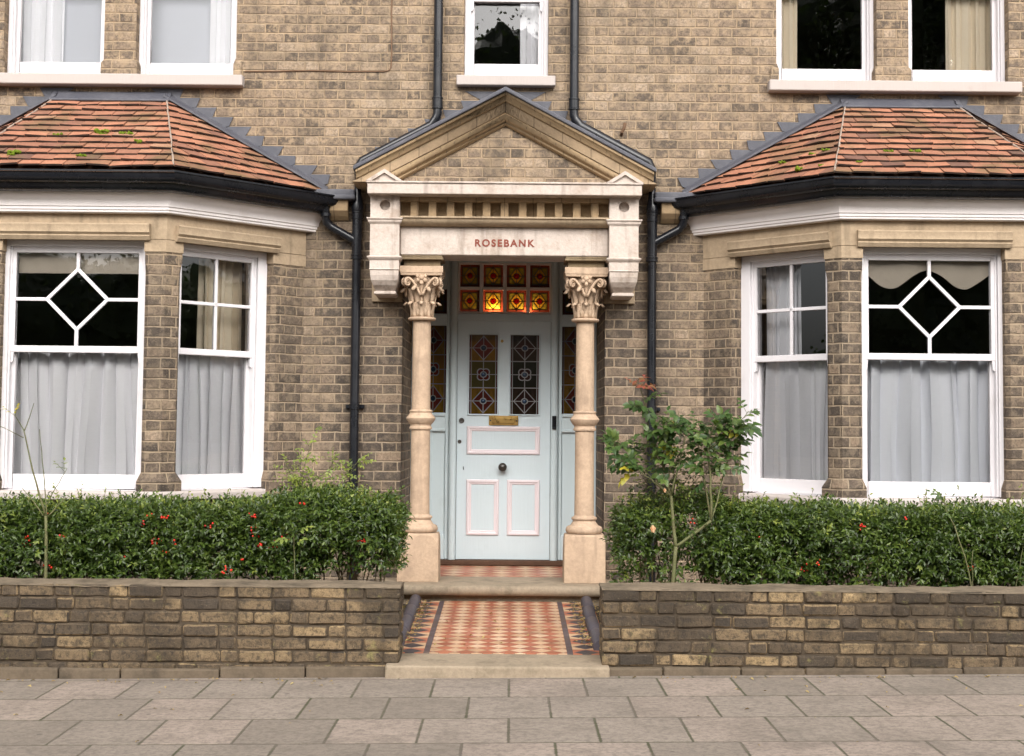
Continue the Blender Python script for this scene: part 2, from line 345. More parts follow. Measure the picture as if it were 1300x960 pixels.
MAT['fan'] = stained('fan_glass', 'fan'); MAT['doorwarm'] = stained('door_glass_amber', 'doorwarm')
MAT['doordark'] = stained('door_glass_dark', 'doordark'); MAT['side'] = stained('side_glass', 'side')
k = NT('lamp_globe'); e_ = k.n.new("ShaderNodeEmission"); e_.inputs[0].default_value = (1.0, 0.72, 0.35, 1); e_.inputs[1].default_value = 52.0
MAT['lamp'] = k.done(e_.outputs[0])

def mat_pave():
    k = NT('paving_flags'); ob = k.coord("Object"); x, y, _ = k.sep(ob)
    def slabs(px, py, off):
        row = k.M('FLOOR', k.M('DIVIDE', y, py)); fy = k.M('MULTIPLY', k.M('FRACT', k.M('DIVIDE', y, py)), py)
        uu = k.M('ADD', k.M('DIVIDE', x, px), k.M('MULTIPLY', row, off)); c = k.M('FLOOR', uu); fx = k.M('MULTIPLY', k.M('FRACT', uu), px)
        e = k.M('MINIMUM', k.M('MINIMUM', fx, k.M('SUBTRACT', px, fx)), k.M('MINIMUM', fy, k.M('SUBTRACT', py, fy)))
        return e, k.white(k.comb(c, row, 4.0))
    e, r = slabs(0.44, 0.6, 0.5)
    n = k.noise(ob, 5.0, 5.0, 0.65); f = k.noise(ob, 90.0, 3.0, 0.7)
    c = k.ramp(r, [(0, (0.26, 0.22, 0.18)), (0.5, (0.32, 0.27, 0.225)), (1, (0.37, 0.30, 0.25))])
    c = k.mix(k.sm(n, 0.42, 0.75, 0.0, 0.55), c, (0.19, 0.16, 0.13))
    c = k.mix(k.sm(f, 0.3, 0.7, 0.25, 0.0), c, (0.09, 0.08, 0.07))
    n3 = k.noise(ob, 1.1, 5.0, 0.7); c = k.mix(k.sm(n3, 0.45, 0.72, 0.0, 0.5), c, (0.15, 0.128, 0.105))
    vor = k.n.new("ShaderNodeTexVoronoi"); k.put(vor.inputs["Vector"], ob); vor.inputs["Scale"].default_value = 3.2
    c = k.mix(k.sm(vor.outputs["Distance"], 0.035, 0.06, 0.7, 0.0), c, (0.09, 0.08, 0.072))
    g = k.noise(ob, 30.0, 5.0, 0.75); c = k.mix(k.sm(g, 0.36, 0.58, 0.5, 0.0), c, (0.11, 0.095, 0.08))
    m = k.sm(k.M('ADD', e, k.M('MULTIPLY', k.M('SUBTRACT', g, 0.5), 0.012)), 0.002, 0.010)
    c = k.mix(m, k.mix(k.sm(n3, 0.4, 0.6), (0.085, 0.085, 0.05), (0.14, 0.12, 0.095)), c)
    return k.done(k.principled(c, 0.85, k.bump(k.M('ADD', m, k.M('MULTIPLY', f, 0.3)), 0.005), 0.2))
MAT['pave'] = mat_pave()
k = NT('asphalt'); n_ = k.noise(k.coord(), 120.0, 3.0); MAT['asphalt'] = k.done(k.principled(k.mix(n_, (0.035, 0.035, 0.036), (0.075, 0.073, 0.07)), 0.85, k.bump(n_, 0.004), 0.25))

def mat_path(name, half, size, border):
    """Victorian path tiles: lozenges of red and buff set point to point, dark strips and a border of dark lozenges"""
    k = NT(name); x, y, _ = k.sep(k.coord("Object"))
    ob = k.coord("Object")
    def loz(px, py, d):
        a = k.M('DIVIDE', k.M('ADD', px, py), d); b = k.M('DIVIDE', k.M('SUBTRACT', px, py), d)
        ia, ib = k.M('FLOOR', a), k.M('FLOOR', b); fa, fb = k.M('FRACT', a), k.M('FRACT', b)
        e = k.M('MINIMUM', k.M('MINIMUM', fa, k.M('SUBTRACT', 1.0, fa)), k.M('MINIMUM', fb, k.M('SUBTRACT', 1.0, fb)))
        return ia, ib, e
    ia, ib, e = loz(x, y, size)
    par = k.M('MODULO', k.M('ABSOLUTE', k.M('ADD', k.M('ADD', ia, ib), 1000.0)), 2.0)
    par = k.M('GREATER_THAN', k.M('ABSOLUTE', par), 0.5)
    r = k.white(k.comb(ia, ib, 2.0))
    red = k.ramp(r, [(0, (0.32, 0.095, 0.05)), (0.5, (0.39, 0.118, 0.06)), (1, (0.45, 0.155, 0.08))])
    buff = k.ramp(r, [(0, (0.50, 0.31, 0.18)), (0.5, (0.60, 0.39, 0.24)), (1, (0.64, 0.45, 0.30))])
    c = k.mix(par, red, buff); g = k.sm(e, 0.012, 0.035)
    if border:
        ax = k.M('ABSOLUTE', x)
        bd = k.M('GREATER_THAN', ax, half + 0.038)
        mid = half + 0.038 + 0.085
        bx = k.M('DIVIDE', k.M('ABSOLUTE', k.M('SUBTRACT', ax, mid)), 0.082)
        fy = k.M('MULTIPLY', k.M('ABSOLUTE', k.M('SUBTRACT', k.M('FRACT', k.M('DIVIDE', y, 0.19)), 0.5)), 2.0)
        dk = k.M('LESS_THAN', k.M('ADD', bx, k.M('MULTIPLY', fy, 1.1)), 0.98)
        bc = k.mix(dk, k.mix(k.M('GREATER_THAN', k.M('FRACT', k.M('DIVIDE', y, 0.38)), 0.5), (0.45, 0.15, 0.08), (0.60, 0.40, 0.24)), (0.055, 0.05, 0.06))
        c = k.mix(bd, c, bc)
        st = k.M('MULTIPLY', k.M('GREATER_THAN', ax, half), k.M('LESS_THAN', ax, half + 0.038))
        c = k.mix(st, c, (0.085, 0.065, 0.072)); g = k.M('MAXIMUM', g, k.M('MAXIMUM', bd, st))
    c = k.mix(g, (0.20, 0.13, 0.09), c)
    n = k.noise(ob, 4.0, 5.0, 0.7); f = k.noise(ob, 70.0, 3.0, 0.7)
    c = k.mix(k.sm(n, 0.46, 0.75, 0.0, 0.6), c, (0.22, 0.14, 0.09))
    c = k.mix(k.sm(f, 0.35, 0.65, 0.16, 0.0), c, (0.12, 0.08, 0.05))
    return k.done(k.principled(c, k.sm(n, 0.3, 0.7, 0.42, 0.7), k.bump(k.M('ADD', g, k.M('MULTIPLY', f, 0.25)), 0.0015), 0.35))
MAT['pathtile'] = mat_path('encaustic_path', 0.43, 0.068 * 2, True)
MAT['porchtile'] = mat_path('encaustic_porch', 2.0, 0.20, False)

# ------------------------------------------------------------------ mesh builder
class MB:
    def __init__(s): s.b = bmesh.new()
    def poly(s, pts):
        try: return s.b.faces.new([s.b.verts.new(p) for p in pts])
        except ValueError: return None
    def hexa(s, p):      # 8 points: bottom ring 0-3 (ccw from above), top ring 4-7
        v = [s.b.verts.new(q) for q in p]
        for f in ((3, 2, 1, 0), (4, 5, 6, 7), (0, 1, 5, 4), (1, 2, 6, 5), (2, 3, 7, 6), (3, 0, 4, 7)):
            s.b.faces.new([v[i] for i in f])
        return v
    def box(s, x0, x1, y0, y1, z0, z1):
        return s.hexa([(x0, y0, z0), (x1, y0, z0), (x1, y1, z0), (x0, y1, z0), (x0, y0, z1), (x1, y0, z1), (x1, y1, z1), (x0, y1, z1)])
    def loft(s, rings, cap=True, closed=True):
        vs = [[s.b.verts.new(p) for p in r] for r in rings]
        n = len(rings[0])
        for a, b in zip(vs, vs[1:]):
            for i in range(n if closed else n - 1):
                j = (i + 1) % n
                try: s.b.faces.new((a[i], a[j], b[j], b[i]))
                except ValueError: pass
        if cap and closed:
            for r in (vs[0][::-1], vs[-1]):
                try: s.b.faces.new(r)
                except ValueError: pass
    def prism_xz(s, poly, y0, y1):   # polygon in x,z
        s.loft([[(x, y0, z) for x, z in poly], [(x, y1, z) for x, z in poly]])
    def prism_xy(s, poly, z0, z1):
        s.loft([[(x, y, z0) for x, y in poly], [(x, y, z1) for x, y in poly]])
    def lathe(s, prof, c=(0, 0, 0), n=32, axis='z'):
        rings = []
        for r, h in prof:
            ring = []
            for i in range(n):
                a = 2 * math.pi * i / n
                if axis == 'z': ring.append((c[0] + r * math.cos(a), c[1] + r * math.sin(a), c[2] + h))
                else: ring.append((c[0] + r * math.cos(a), c[1] - h, c[2] + r * math.sin(a)))   # along -y
            rings.append(ring)
        s.loft(rings)
    def tube(s, pts, r, n=12):
        pts = [Vector(p) for p in pts]; rad = r if isinstance(r, (list, tuple)) else [r] * len(pts)
        rings = []; up = None
        for i, p in enumerate(pts):
            t = (pts[min(i + 1, len(pts) - 1)] - pts[max(i - 1, 0)]).normalized()
            if up is None: up = t.orthogonal().normalized()
            up = (up - t * up.dot(t)).normalized(); w = t.cross(up)
            rings.append([tuple(p + (up * math.cos(2 * math.pi * q / n) + w * math.sin(2 * math.pi * q / n)) * rad[i]) for q in range(n)])
        s.loft(rings)
    def sweep(s, path, prof, die=True, n_closed=True):
        """profile (offset to the left of the path, z) swept along a 2-D path with mitres; ends die into y=0"""
        P2 = [Vector(p) for p in path]; rings = []
        dirs = [(b - a).normalized() for a, b in zip(P2, P2[1:])]
        nor = [Vector((-d.y, d.x)) for d in dirs]
        for i, p in enumerate(P2):
            ring = []
            for o, z in prof:
                if 0 < i < len(P2) - 1:
                    m = (nor[i - 1] + nor[i]); m = m / (m.length_squared / 2) if m.length else nor[i]
                    q = p + m * o
                else:
                    j = 0 if i == 0 else -1
                    q = p + nor[j] * o
                    if die and abs(dirs[j].y) > 1e-4: q = q - dirs[j] * (q.y / dirs[j].y)
                ring.append((q.x, q.y, z))
            rings.append(ring)
        s.loft(rings)
    def wall(s, x0, x1, z0, z1, y0, y1, holes):
        xs = sorted({x0, x1, *[h[0] for h in holes], *[h[1] for h in holes]}); zs = sorted({z0, z1, *[h[2] for h in holes], *[h[3] for h in holes]})
        xs = [x for x in xs if x0 <= x <= x1]; zs = [z for z in zs if z0 <= z <= z1]
        solid = {}
        for i in range(len(xs) - 1):
            for j in range(len(zs) - 1):
                mx, mz = (xs[i] + xs[i + 1]) / 2, (zs[j] + zs[j + 1]) / 2
                solid[i, j] = not any(h[0] < mx < h[1] and h[2] < mz < h[3] for h in holes)
        for (i, j), ok in solid.items():
            if not ok: continue
            a, b, c, d = xs[i], xs[i + 1], zs[j], zs[j + 1]
            s.poly([(a, y0, c), (b, y0, c), (b, y0, d), (a, y0, d)]); s.poly([(b, y1, c), (a, y1, c), (a, y1, d), (b, y1, d)])
            if not solid.get((i - 1, j)): s.poly([(a, y1, c), (a, y0, c), (a, y0, d), (a, y1, d)])
            if not solid.get((i + 1, j)): s.poly([(b, y0, c), (b, y1, c), (b, y1, d), (b, y0, d)])
            if not solid.get((i, j - 1)): s.poly([(a, y1, c), (b, y1, c), (b, y0, c), (a, y0, c)])
            if not solid.get((i, j + 1)): s.poly([(a, y0, d), (b, y0, d), (b, y1, d), (a, y1, d)])
    def build(s, name, mat, parent=None, bevel=0.0, smooth=False, uv='box', seg=1, fix=True):
        b = s.b
        bmesh.ops.remove_doubles(b, verts=b.verts, dist=1e-5)
        if fix: bmesh.ops.recalc_face_normals(b, faces=b.faces)
        if uv == 'box':
            L = b.loops.layers.uv.new("UVMap")
            for f in b.faces:
                n = f.normal
                if abs(n.z) > 0.72:
                    for l in f.loops: l[L].uv = (l.vert.co.x, l.vert.co.y)
                else:
                    t = Vector((-n.y, n.x)); t = t.normalized() if t.length > 1e-6 else Vector((1, 0))
                    if abs(t.x) > 0.2 and t.x < 0: t = -t
                    for l in f.loops: l[L].uv = (l.vert.co.x * t.x + l.vert.co.y * t.y, l.vert.co.z)
        me = bpy.data.meshes.new(name); b.to_mesh(me); b.free()
        return finish(name, me, mat, parent, bevel, smooth, seg)

def finish(name, me, mat, parent=None, bevel=0.0, smooth=False, seg=1):
    if mat: me.materials.append(MAT[mat] if isinstance(mat, str) else mat)
    o = bpy.data.objects.new(name, me); C.objects.link(o)
    if parent: o.parent = parent
    if smooth:
        me.shade_smooth()
        if smooth != 'all': me.set_sharp_from_angle(angle=R(38))
    if bevel:
        m = o.modifiers.new("bevel", 'BEVEL'); m.width = bevel; m.segments = seg; m.limit_method = 'ANGLE'; m.angle_limit = R(40)
    return o
def empty(name, loc=(0, 0, 0), rz=0):
    o = bpy.data.objects.new(name, None); C.objects.link(o); o.location = loc; o.rotation_euler = (0, 0, rz); o.empty_display_size = 0.2; return o
def tag(o, label=None, cat=None, group=None, kind=None):
    for kk, v in (("label", label), ("category", cat), ("group", group), ("kind", kind)):
        if v: o[kk] = v
    return o

# ------------------------------------------------------------------ setting
XC = -0.068
def pav_z(x): return 0.022 + 0.0139 * x
def sheet(name, mat, x0, x1, y0, y1, z, slope, nx=2):
    m = MB()
    m.hexa([(x0, y0, z + slope * x0 - 0.2), (x1, y0, z + slope * x1 - 0.2), (x1, y1, z + slope * x1 - 0.2), (x0, y1, z + slope * x0 - 0.2),
            (x0, y0, z + slope * x0), (x1, y0, z + slope * x1), (x1, y1, z + slope * x1), (x0, y1, z + slope * x0)])
    return tag(m.build(name, mat), kind='structure')
g = MB(); g.poly([(-250, -250, -3.0), (250, -250, -3.0), (250, 250, -3.0), (-250, 250, -3.0)])
tag(g.build('ground', 'soil'), kind='structure')
sheet('pavement', 'pave', -60, 60, -6.2, -2.3, 0.022, 0.0139)
sheet('road', 'asphalt', -60, 60, -14.5, -6.35, -0.10, 0.0139)
sheet('kerb', 'step', -60, 60, -6.35, -6.2, 0.02, 0.0139)
sheet('far_pavement', 'pave', -60, 60, -60, -14.5, 0.0, 0.0139)
sheet('soil', 'soil', -12, XC - 0.70, -2.60, 0.2, 0.16, 0.0)
sheet('soil', 'soil', XC + 0.70, 12, -2.60, 0.2, 0.16, 0.0)
p = MB(); p.hexa([(-0.70, -2.62, 0.0), (0.70, -2.62, 0.0), (0.70, -0.50, 0.0), (-0.70, -0.50, 0.0), (-0.70, -2.62, 0.115), (0.70, -2.62, 0.115), (0.70, -0.50, 0.19), (-0.70, -0.50, 0.19)])
po = p.build('path', 'pathtile'); po.location.x = XC; po.location.z = 0.055; tag(po, kind='structure')
for v in po.data.vertices: v.co.z -= 0.055

# ------------------------------------------------------------------ the house
house = tag(empty('house', (XC, 0, 0)), 'yellow stock brick house with two tiled bay windows and a pedimented porch', 'house')
BC, HF, HB, PR = 3.215, 0.69, 1.595, 0.95
holes = [(-0.82, 0.82, -1, 3.10), (-0.345, 0.345, 4.378, 6.0)]
for sgn in (-1, 1):
    holes.append((sgn * BC - 1.42, sgn * BC + 1.42, -1, 3.45))
    for q in (-1, 1):
        cx = sgn * 3.165 + q * 0.5415
        holes.append((cx - 0.4115, cx + 0.4115, 4.37, 6.0))
w = MB(); w.wall(-9.0, 9.0, 0.0, 7.6, 0.0, 0.28, holes); w.build('wall', 'brick', house)
# porch side reveals and ceiling
w = MB()
for s in (-1, 1):
    x0, x1 = sorted((s * 0.82, s * 1.0)); w.box(x0, x1, 0.281, 1.28, 0.0, 3.3)
w.build('porch_wall', 'bay_brick', house)
w = MB(); w.box(-0.819, 0.819, 0.0, 1.28, 3.09, 3.2); w.build('porch_ceiling', 'sill', house)

# rooms behind the windows (dim interiors)
def room(x0, x1, y0, y1, z0, z1):
    m = MB()
    m.poly([(x0, y1, z0), (x1, y1, z0), (x1, y1, z1), (x0, y1, z1)])
    m.poly([(x0, y0, z0), (x0, y1, z0), (x0, y1, z1), (x0, y0, z1)]); m.poly([(x1, y1, z0), (x1, y0, z0), (x1, y0, z1), (x1, y1, z1)])
    m.poly([(x0, y0, z0), (x1, y0, z0), (x1, y1, z0), (x0, y1, z0)]); m.poly([(x0, y1, z1), (x1, y1, z1), (x1, y0, z1), (x0, y0, z1)])
    m.build('room', 'room', house, fix=False)
for s in (-1, 1):
    c = s * BC
    room(c - 1.6, c + 1.6, 0.285, 5.0, 0.3, 3.47); room(c - 1.6, c + 1.6, 0.285, 5.0, 3.55, 6.4)
room(-1.0, 1.0, 1.30, 6.0, 0.30, 3.3); room(-1.0, 1.0, 0.285, 4.0, 3.9, 6.4)

# ------------------------------------------------------------------ sash windows
def bar(m, a, b, wd, y0, y1):
    """glazing bar in the x,z plane from a to b"""
    a, b = Vector(a), Vector(b); d = (b - a).normalized(); n = Vector((-d.y, d.x)) * wd / 2
    m.prism_xz([tuple(a - n), tuple(b - n), tuple(b + n), tuple(a + n)], y0, y1)
def sash_window(loc, rz, w, gw, zs0, zs1, zt, gb, m0, m1, gt, style, sill=True, pw=None):
    f = MB()
    for s in (-1, 1):
        a, b = sorted((s * (gw + 0.042), s * w)); f.box(a, b, 0.0, 0.14, zs1, zt)
        a, b = sorted((s * (gw + 0.027), s * (gw + 0.042))); f.box(a, b, 0.018, 0.14, zs1, zt)
    f.box(-gw - 0.042, gw + 0.042, 0.0, 0.14, gt + 0.045, zt); f.box(-gw - 0.027, gw + 0.027, 0.018, 0.14, gt + 0.035, gt + 0.045)
    if sill: f.hexa([(-w, -0.055, zs0), (w, -0.055, zs0), (w, 0.14, zs0), (-w, 0.14, zs0), (-w, -0.055, zs1 - 0.014), (w, -0.055, zs1 - 0.014), (w, 0.14, zs1), (-w, 0.14, zs1)])
    fo = f.build('window', 'white', house, bevel=0.004); fo.location = loc; fo.rotation_euler.z = rz
    def sash(y0, y1, z0, z1, g0, g1, bars):
        m = MB()
        for s in (-1, 1):
            a, b = sorted((s * gw, s * (gw + 0.04))); m.box(a, b, y0, y1, z0, z1)
        m.box(-gw, gw, y0, y1, g1, z1); m.box(-gw, gw, y0, y1, z0, g0)
        for a, b in bars: bar(m, a, b, 0.026, y0 + 0.006, y1 - 0.004)
        if y0 < 0.05:
            for s in (-1, 1):      # moulded horns under the meeting rail
                x0 = s * (gw + 0.004); x1 = s * (gw + 0.036)
                m.prism_xz([(x0, z0), (x1, z0), (x1, z0 - 0.035), (x1 - s * 0.012, z0 - 0.05), (x1 - s * 0.002, z0 - 0.065), (x1 - s * 0.014, z0 - 0.085), (x0 + s * 0.006, z0 - 0.07)], y0 + 0.004, y1 - 0.004)
        m.build('sash', 'white', fo, bevel=0.003)
        g_ = MB(); yy = (y0 + y1) / 2; g_.poly([(-gw, yy, g0), (gw, yy, g0), (gw, yy, g1), (-gw, yy, g1)])
        g_.build('glazing', 'glass', fo, fix=False)
    zc = (m1 + gt) / 2; hd = 0.228; bars = []
    if style == 'diamond':
        D = [(0, zc + hd), (hd, zc), (0, zc - hd), (-hd, zc)]
        bars = [(D[i], D[(i + 1) % 4]) for i in range(4)] + [((0, zc + hd), (0, gt)), ((0, zc - hd), (0, m1)), ((-gw, zc), (-hd, zc)), ((hd, zc), (gw, zc))]
    elif style == 'cross':
        bars = [((0, m1), (0, gt)), ((-gw, zc), (gw, zc))]
    sash(0.03, 0.07, m0, gt + 0.04, m1, gt, bars)
    sash(0.076, 0.116, zs1, m1 - 0.004, gb, m0 + 0.004, [])
    return fo

# wavy cloth sheet as a thing of its own
def curtain(loc, rz, x0, x1, z0, z1, folds, amp, mat, label, cat='curtain', top=None, seed=0, gather=0.25, name='net_curtain', pleat=0.42):
    rr = random.Random(seed); nx, nz = int(folds * 24) + 8, 22
    ph = [rr.uniform(0, 6.28) for _ in range(6)]; fr = [folds * rr.uniform(0.85, 1.15) if i else folds for i in range(3)]
    vs, fs = [], []
    for j in range(nz + 1):
        t = j / nz; z = z0 + (z1 - z0) * t
        for i in range(nx + 1):
            u = i / nx
            a = amp * (1 - gather * t)
            uu = u + 0.02 * math.sin(3 * t + ph[3]) * math.sin(u * 9 + ph[4])
            y = a * (0.6 * math.sin(6.283 * fr[0] * uu + ph[0]) + 0.35 * math.sin(6.283 * fr[1] * 0.61 * uu + ph[1] + 0.8 * t) + 0.25 * math.sin(6.283 * fr[2] * 1.9 * uu + ph[2]) * t)
            x = x0 + (x1 - x0) * u + pleat * a * (0.7 * math.sin(12.566 * fr[0] * uu + 2 * ph[0] + 0.4) + 0.5 * math.cos(6.283 * fr[1] * 0.61 * uu + ph[1]))
            x = min(max(x, x0 - 0.01), x1 + 0.01)
            zz = z
            if top: zz = z + (1 - t) * top(u)
            vs.append((x, y, zz))
    for j in range(nz):
        for i in range(nx):
            a = j * (nx + 1) + i; fs.append((a, a + 1, a + nx + 2, a + nx + 1))
    me = bpy.data.meshes.new(name); me.from_pydata(vs, [], fs)
    o = finish(name, me, mat, None, smooth='all'); o.location = loc; o.rotation_euler.z = rz
    return tag(o, label, cat)

def bay(sgn, nm):
    c = sgn * BC
    path = [(c + HB, 0), (c + HF, -PR), (c - HF, -PR), (c - HB, 0)]
    L = math.hypot(HB - HF, PR); ux, uy = (HB - HF) / L, PR / L
    def on_side(q, s, depth):     # q=+1 right side, -1 left side; s from the front corner; depth inward
        return (c + q * (HF + ux * s - uy * depth), -PR + uy * s + ux * depth)
    # apron wall under the windows
    m = MB(); m.sweep(path, [(-0.01, 0.0), (-0.01, 0.962), (-0.25, 0.962), (-0.25, 0.0)]); m.build('bay_base', 'bay_brick', house)
    sp = [on_side(1, 0.93, 0), path[1], path[2], on_side(-1, 0.93, 0)]
    m = MB(); m.sweep(sp, [(0.045, 0.962), (0.045, 1.010), (0.03, 1.026), (-0.2, 1.026), (-0.2, 0.962)], die=False); m.build('bay_sill', 'sill', house, bevel=0.004)
    PW, SW, DP = 0.155, 0.148, 0.21
    # corner piers with chamfered edges, splayed foot and stopped head
    for q in (-1, 1):
        def ring(grow, ch, z):
            fx = HF - PW - grow
            a = on_side(q, SW + grow, -grow); 
            mi = grow * 0.4142
            P0 = (c + q * (fx + ch), -PR - grow); P0b = (c + q * fx, -PR - grow + ch)
            cor = (c + q * (HF + grow * 0.40), -PR - grow)
            s1 = on_side(q, SW + grow - ch, -grow); s2 = on_side(q, SW + grow, -grow + ch)
            s3 = on_side(q, SW + grow, DP); f3 = (c + q * fx, -PR + DP)
            pts = [P0, cor, s1, s2, s3, f3, P0b]
            if q < 0: pts = pts[::-1]
            return [(x, y, z) for x, y in pts]
        m = MB()
        m.loft([ring(0.022, 0.004, 1.026), ring(0.022, 0.004, 1.10), ring(0.0, 0.03, 1.165), ring(0.0, 0.03, 2.66), ring(0.0, 0.002, 2.75), ring(0.0, 0.002, 2.81)])
        m.build('pier', 'bay_brick', house)
        m = MB(); m.loft([ring(0.006, 0.002, 2.81), ring(0.006, 0.002, 2.9)]); m.build('pier_cap', 'stone', house, bevel=0.004)
        # rear pier against the house wall
        def ring2(grow, ch, z, end=L + 0.12):
            s0 = 1.0 - grow
            pts = [on_side(q, s0 + ch, -grow), on_side(q, end, -grow), on_side(q, end, DP), on_side(q, s0, DP), on_side(q, s0, -grow + ch)]
            if q < 0: pts = pts[::-1]
            return [(x, y, z) for x, y in pts]
        m = MB()
        m.loft([ring2(0.018, 0.004, 0.962), ring2(0.018, 0.004, 1.10), ring2(0.0, 0.03, 1.165), ring2(0.0, 0.03, 2.66), ring2(0.0, 0.002, 2.75), ring2(0.0, 0.002, 2.81)])
        m.build('pier', 'bay_brick', house)
        m = MB(); m.loft([ring2(0.006, 0.002, 2.81), ring2(0.006, 0.002, 2.9)]); m.build('pier_cap', 'stone', house, bevel=0.004)
    # stone lintel band, label moulds over each opening, cornice, gutter
    m = MB(); m.sweep(path, [(0.006, 2.902), (0.006, 3.110), (-0.22, 3.110), (-0.22, 2.902)]); m.build('lintel', 'stone', house, bevel=0.003)
    m = MB(); m.sweep(path, [(-0.2, 3.111), (-0.2, 3.3), (0.0, 3.3), (0.0, 3.111)]); m.build('wall_plate', 'bay_brick', house)
    pf = [(0.007, 3.017), (0.050, 3.017), (0.060, 3.005), (0.052, 2.962), (0.058, 2.950), (0.040, 2.932), (0.046, 2.922), (0.030, 2.893), (0.007, 2.893)]
    for a, b in (((c + 0.575, -PR), (c - 0.575, -PR)), (on_side(1, 1.03, 0), on_side(1, 0.075, 0)), (on_side(-1, 0.075, 0), on_side(-1, 1.03, 0))):
        m = MB(); m.sweep([a, b], pf, die=False); m.build('label_mould', 'stone', house, smooth=True)
    cp = [(0.0, 3.092), (0.055, 3.092), (0.062, 3.098), (0.062, 3.112), (0.070, 3.116), (0.070, 3.134), (0.078, 3.140), (0.080, 3.165), (0.092, 3.190), (0.118, 3.215), (0.135, 3.240), (0.138, 3.262), (0.0, 3.262)]
    m = MB(); m.sweep(path, cp); m.build('cornice', 'cornice', house, smooth=True)
    gp = [(0.139, 3.236), (0.176, 3.236), (0.196, 3.246), (0.212, 3.265), (0.220, 3.285), (0.224, 3.290), (0.236, 3.292), (0.256, 3.305), (0.270, 3.33), (0.274, 3.362), (0.282, 3.366), (0.282, 3.378), (0.266, 3.378), (0.258, 3.35), (0.20, 3.32), (0.139, 3.36)]
    m = MB(); m.sweep(path, gp); m.build('gutter', 'black', house, smooth=True)
    # windows
    fl = tag(sash_window((c, -PR + 0.085, 0), 0, 0.56, 0.462, 0.958, 1.034, 2.902, 1.142, 2.058, 2.106, 2.81, 'diamond'))
    for q in (-1, 1):
        px, py = on_side(q, 0.545, 0.085); rz = math.atan2(PR, HB - HF) if q > 0 else -math.atan2(PR, HB - HF)
        sash_window((px, py, 0), rz, 0.465, 0.325, 0.958, 1.034, 2.902, 1.142, 2.058, 2.106, 2.81, 'cross')
    # tiled roof
    er, ez = 1.775, 3.392; ef, eyf = 0.80, -1.235; rh, rz_ = 0.437, 4.178
    A1, A2 = Vector((c - ef, eyf, ez)), Vector((c + ef, eyf, ez)); B1, B2 = Vector((c - rh, 0, rz_)), Vector((c + rh, 0, rz_))
    W1, W2 = Vector((c - er, 0, ez + 0.02)), Vector((c + er, 0, ez + 0.02))
    rb = bmesh.new(); rr = random.Random(11 + sgn)
    for quad in ((A1, A2, B2, B1), (A2, W2, B2), (W1, A1, B1)):
        e0, e1 = quad[0], quad[1]; ud = (e1 - e0).normalized()
        n = ud.cross((quad[-1] - e0)).normalized()
        if n.z < 0: n = -n
        vd = n.cross(ud).normalized()
        if vd.z < 0: vd = -vd
        tb = bmesh.new(); gauge, tw, th = 0.1155, 0.166, 0.0135
        smin = min((q_ - e0).dot(ud) for q_ in quad) - 0.2; smax = max((q_ - e0).dot(ud) for q_ in quad) + 0.2
        vmax = max((q_ - e0).dot(vd) for q_ in quad)
        row = 0
        while row * gauge < vmax:
            s_ = smin + (0.5 * tw if row % 2 else 0) + rr.uniform(-0.03, 0.03); sag = rr.uniform(-0.003, 0.003)
            while s_ < smax:
                ww = tw - 0.006; v0 = row * gauge - 0.012 + rr.uniform(-0.004, 0.004) + sag; v1 = v0 + gauge + 0.05
                lift = 0.027 + rr.uniform(-0.003, 0.007); tl = rr.uniform(-0.006, 0.006)
                def pt(a, b, h): return e0 + ud * a + vd * b + n * h
                ring = [pt(s_, v0, lift - th + tl), pt(s_ + ww, v0, lift - th - tl), pt(s_ + ww, v1, 0.004 - th), pt(s_, v1, 0.004 - th),
                        pt(s_, v0, lift + tl), pt(s_ + ww, v0, lift - tl), pt(s_ + ww, v1, 0.004), pt(s_, v1, 0.004)]
                vv = [tb.verts.new(q_) for q_ in ring]
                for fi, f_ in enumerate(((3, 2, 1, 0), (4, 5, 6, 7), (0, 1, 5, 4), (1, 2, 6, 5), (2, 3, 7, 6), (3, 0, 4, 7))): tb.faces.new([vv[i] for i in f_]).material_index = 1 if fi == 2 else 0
                s_ += tw
            row += 1
        tb.normal_update()
        cen = sum(quad, Vector()) / len(quad)
        for i in range(1, len(quad)):
            a, b = quad[i], quad[(i + 1) % len(quad)]
            pn = (b - a).cross(n).normalized()
            if (cen - a).dot(pn) > 0: pn = -pn
            geo = tb.verts[:] + tb.edges[:] + tb.faces[:]
            bmesh.ops.bisect_plane(tb, geom=geo, plane_co=a, plane_no=pn, clear_outer=True, dist=1e-5)
        tme = bpy.data.meshes.new("tmp"); tb.to_mesh(tme); tb.free(); rb.from_mesh(tme); bpy.data.meshes.remove(tme)
    me = bpy.data.meshes.new('roof'); rb.to_mesh(me); rb.free()
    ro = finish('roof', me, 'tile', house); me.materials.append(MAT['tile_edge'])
    m = MB(); dn = Vector((0, 0, -0.03))
    for quad in ((A1, A2, B2, B1), (A2, W2, B2), (W1, A1, B1)): m.poly([q_ + dn for q_ in quad])
    m.poly([W1 + dn, A1 + dn, A2 + dn, W2 + dn])
    m.build('roof_deck', 'wood', ro, fix=False)
    for a, b in ((A1, B1), (A2, B2)):
        m = MB(); rr2 = random.Random(3); N = 16
        pts = [a.lerp(b, i / N) + Vector((rr2.uniform(-.004, .004), 0, 0.024 + rr2.uniform(-.003, .004))) for i in range(N + 1)]
        m.tube(pts, [0.0065 + rr2.uniform(-.002, .002) for _ in pts], 7); m.build('hip_mortar', 'hip', ro)
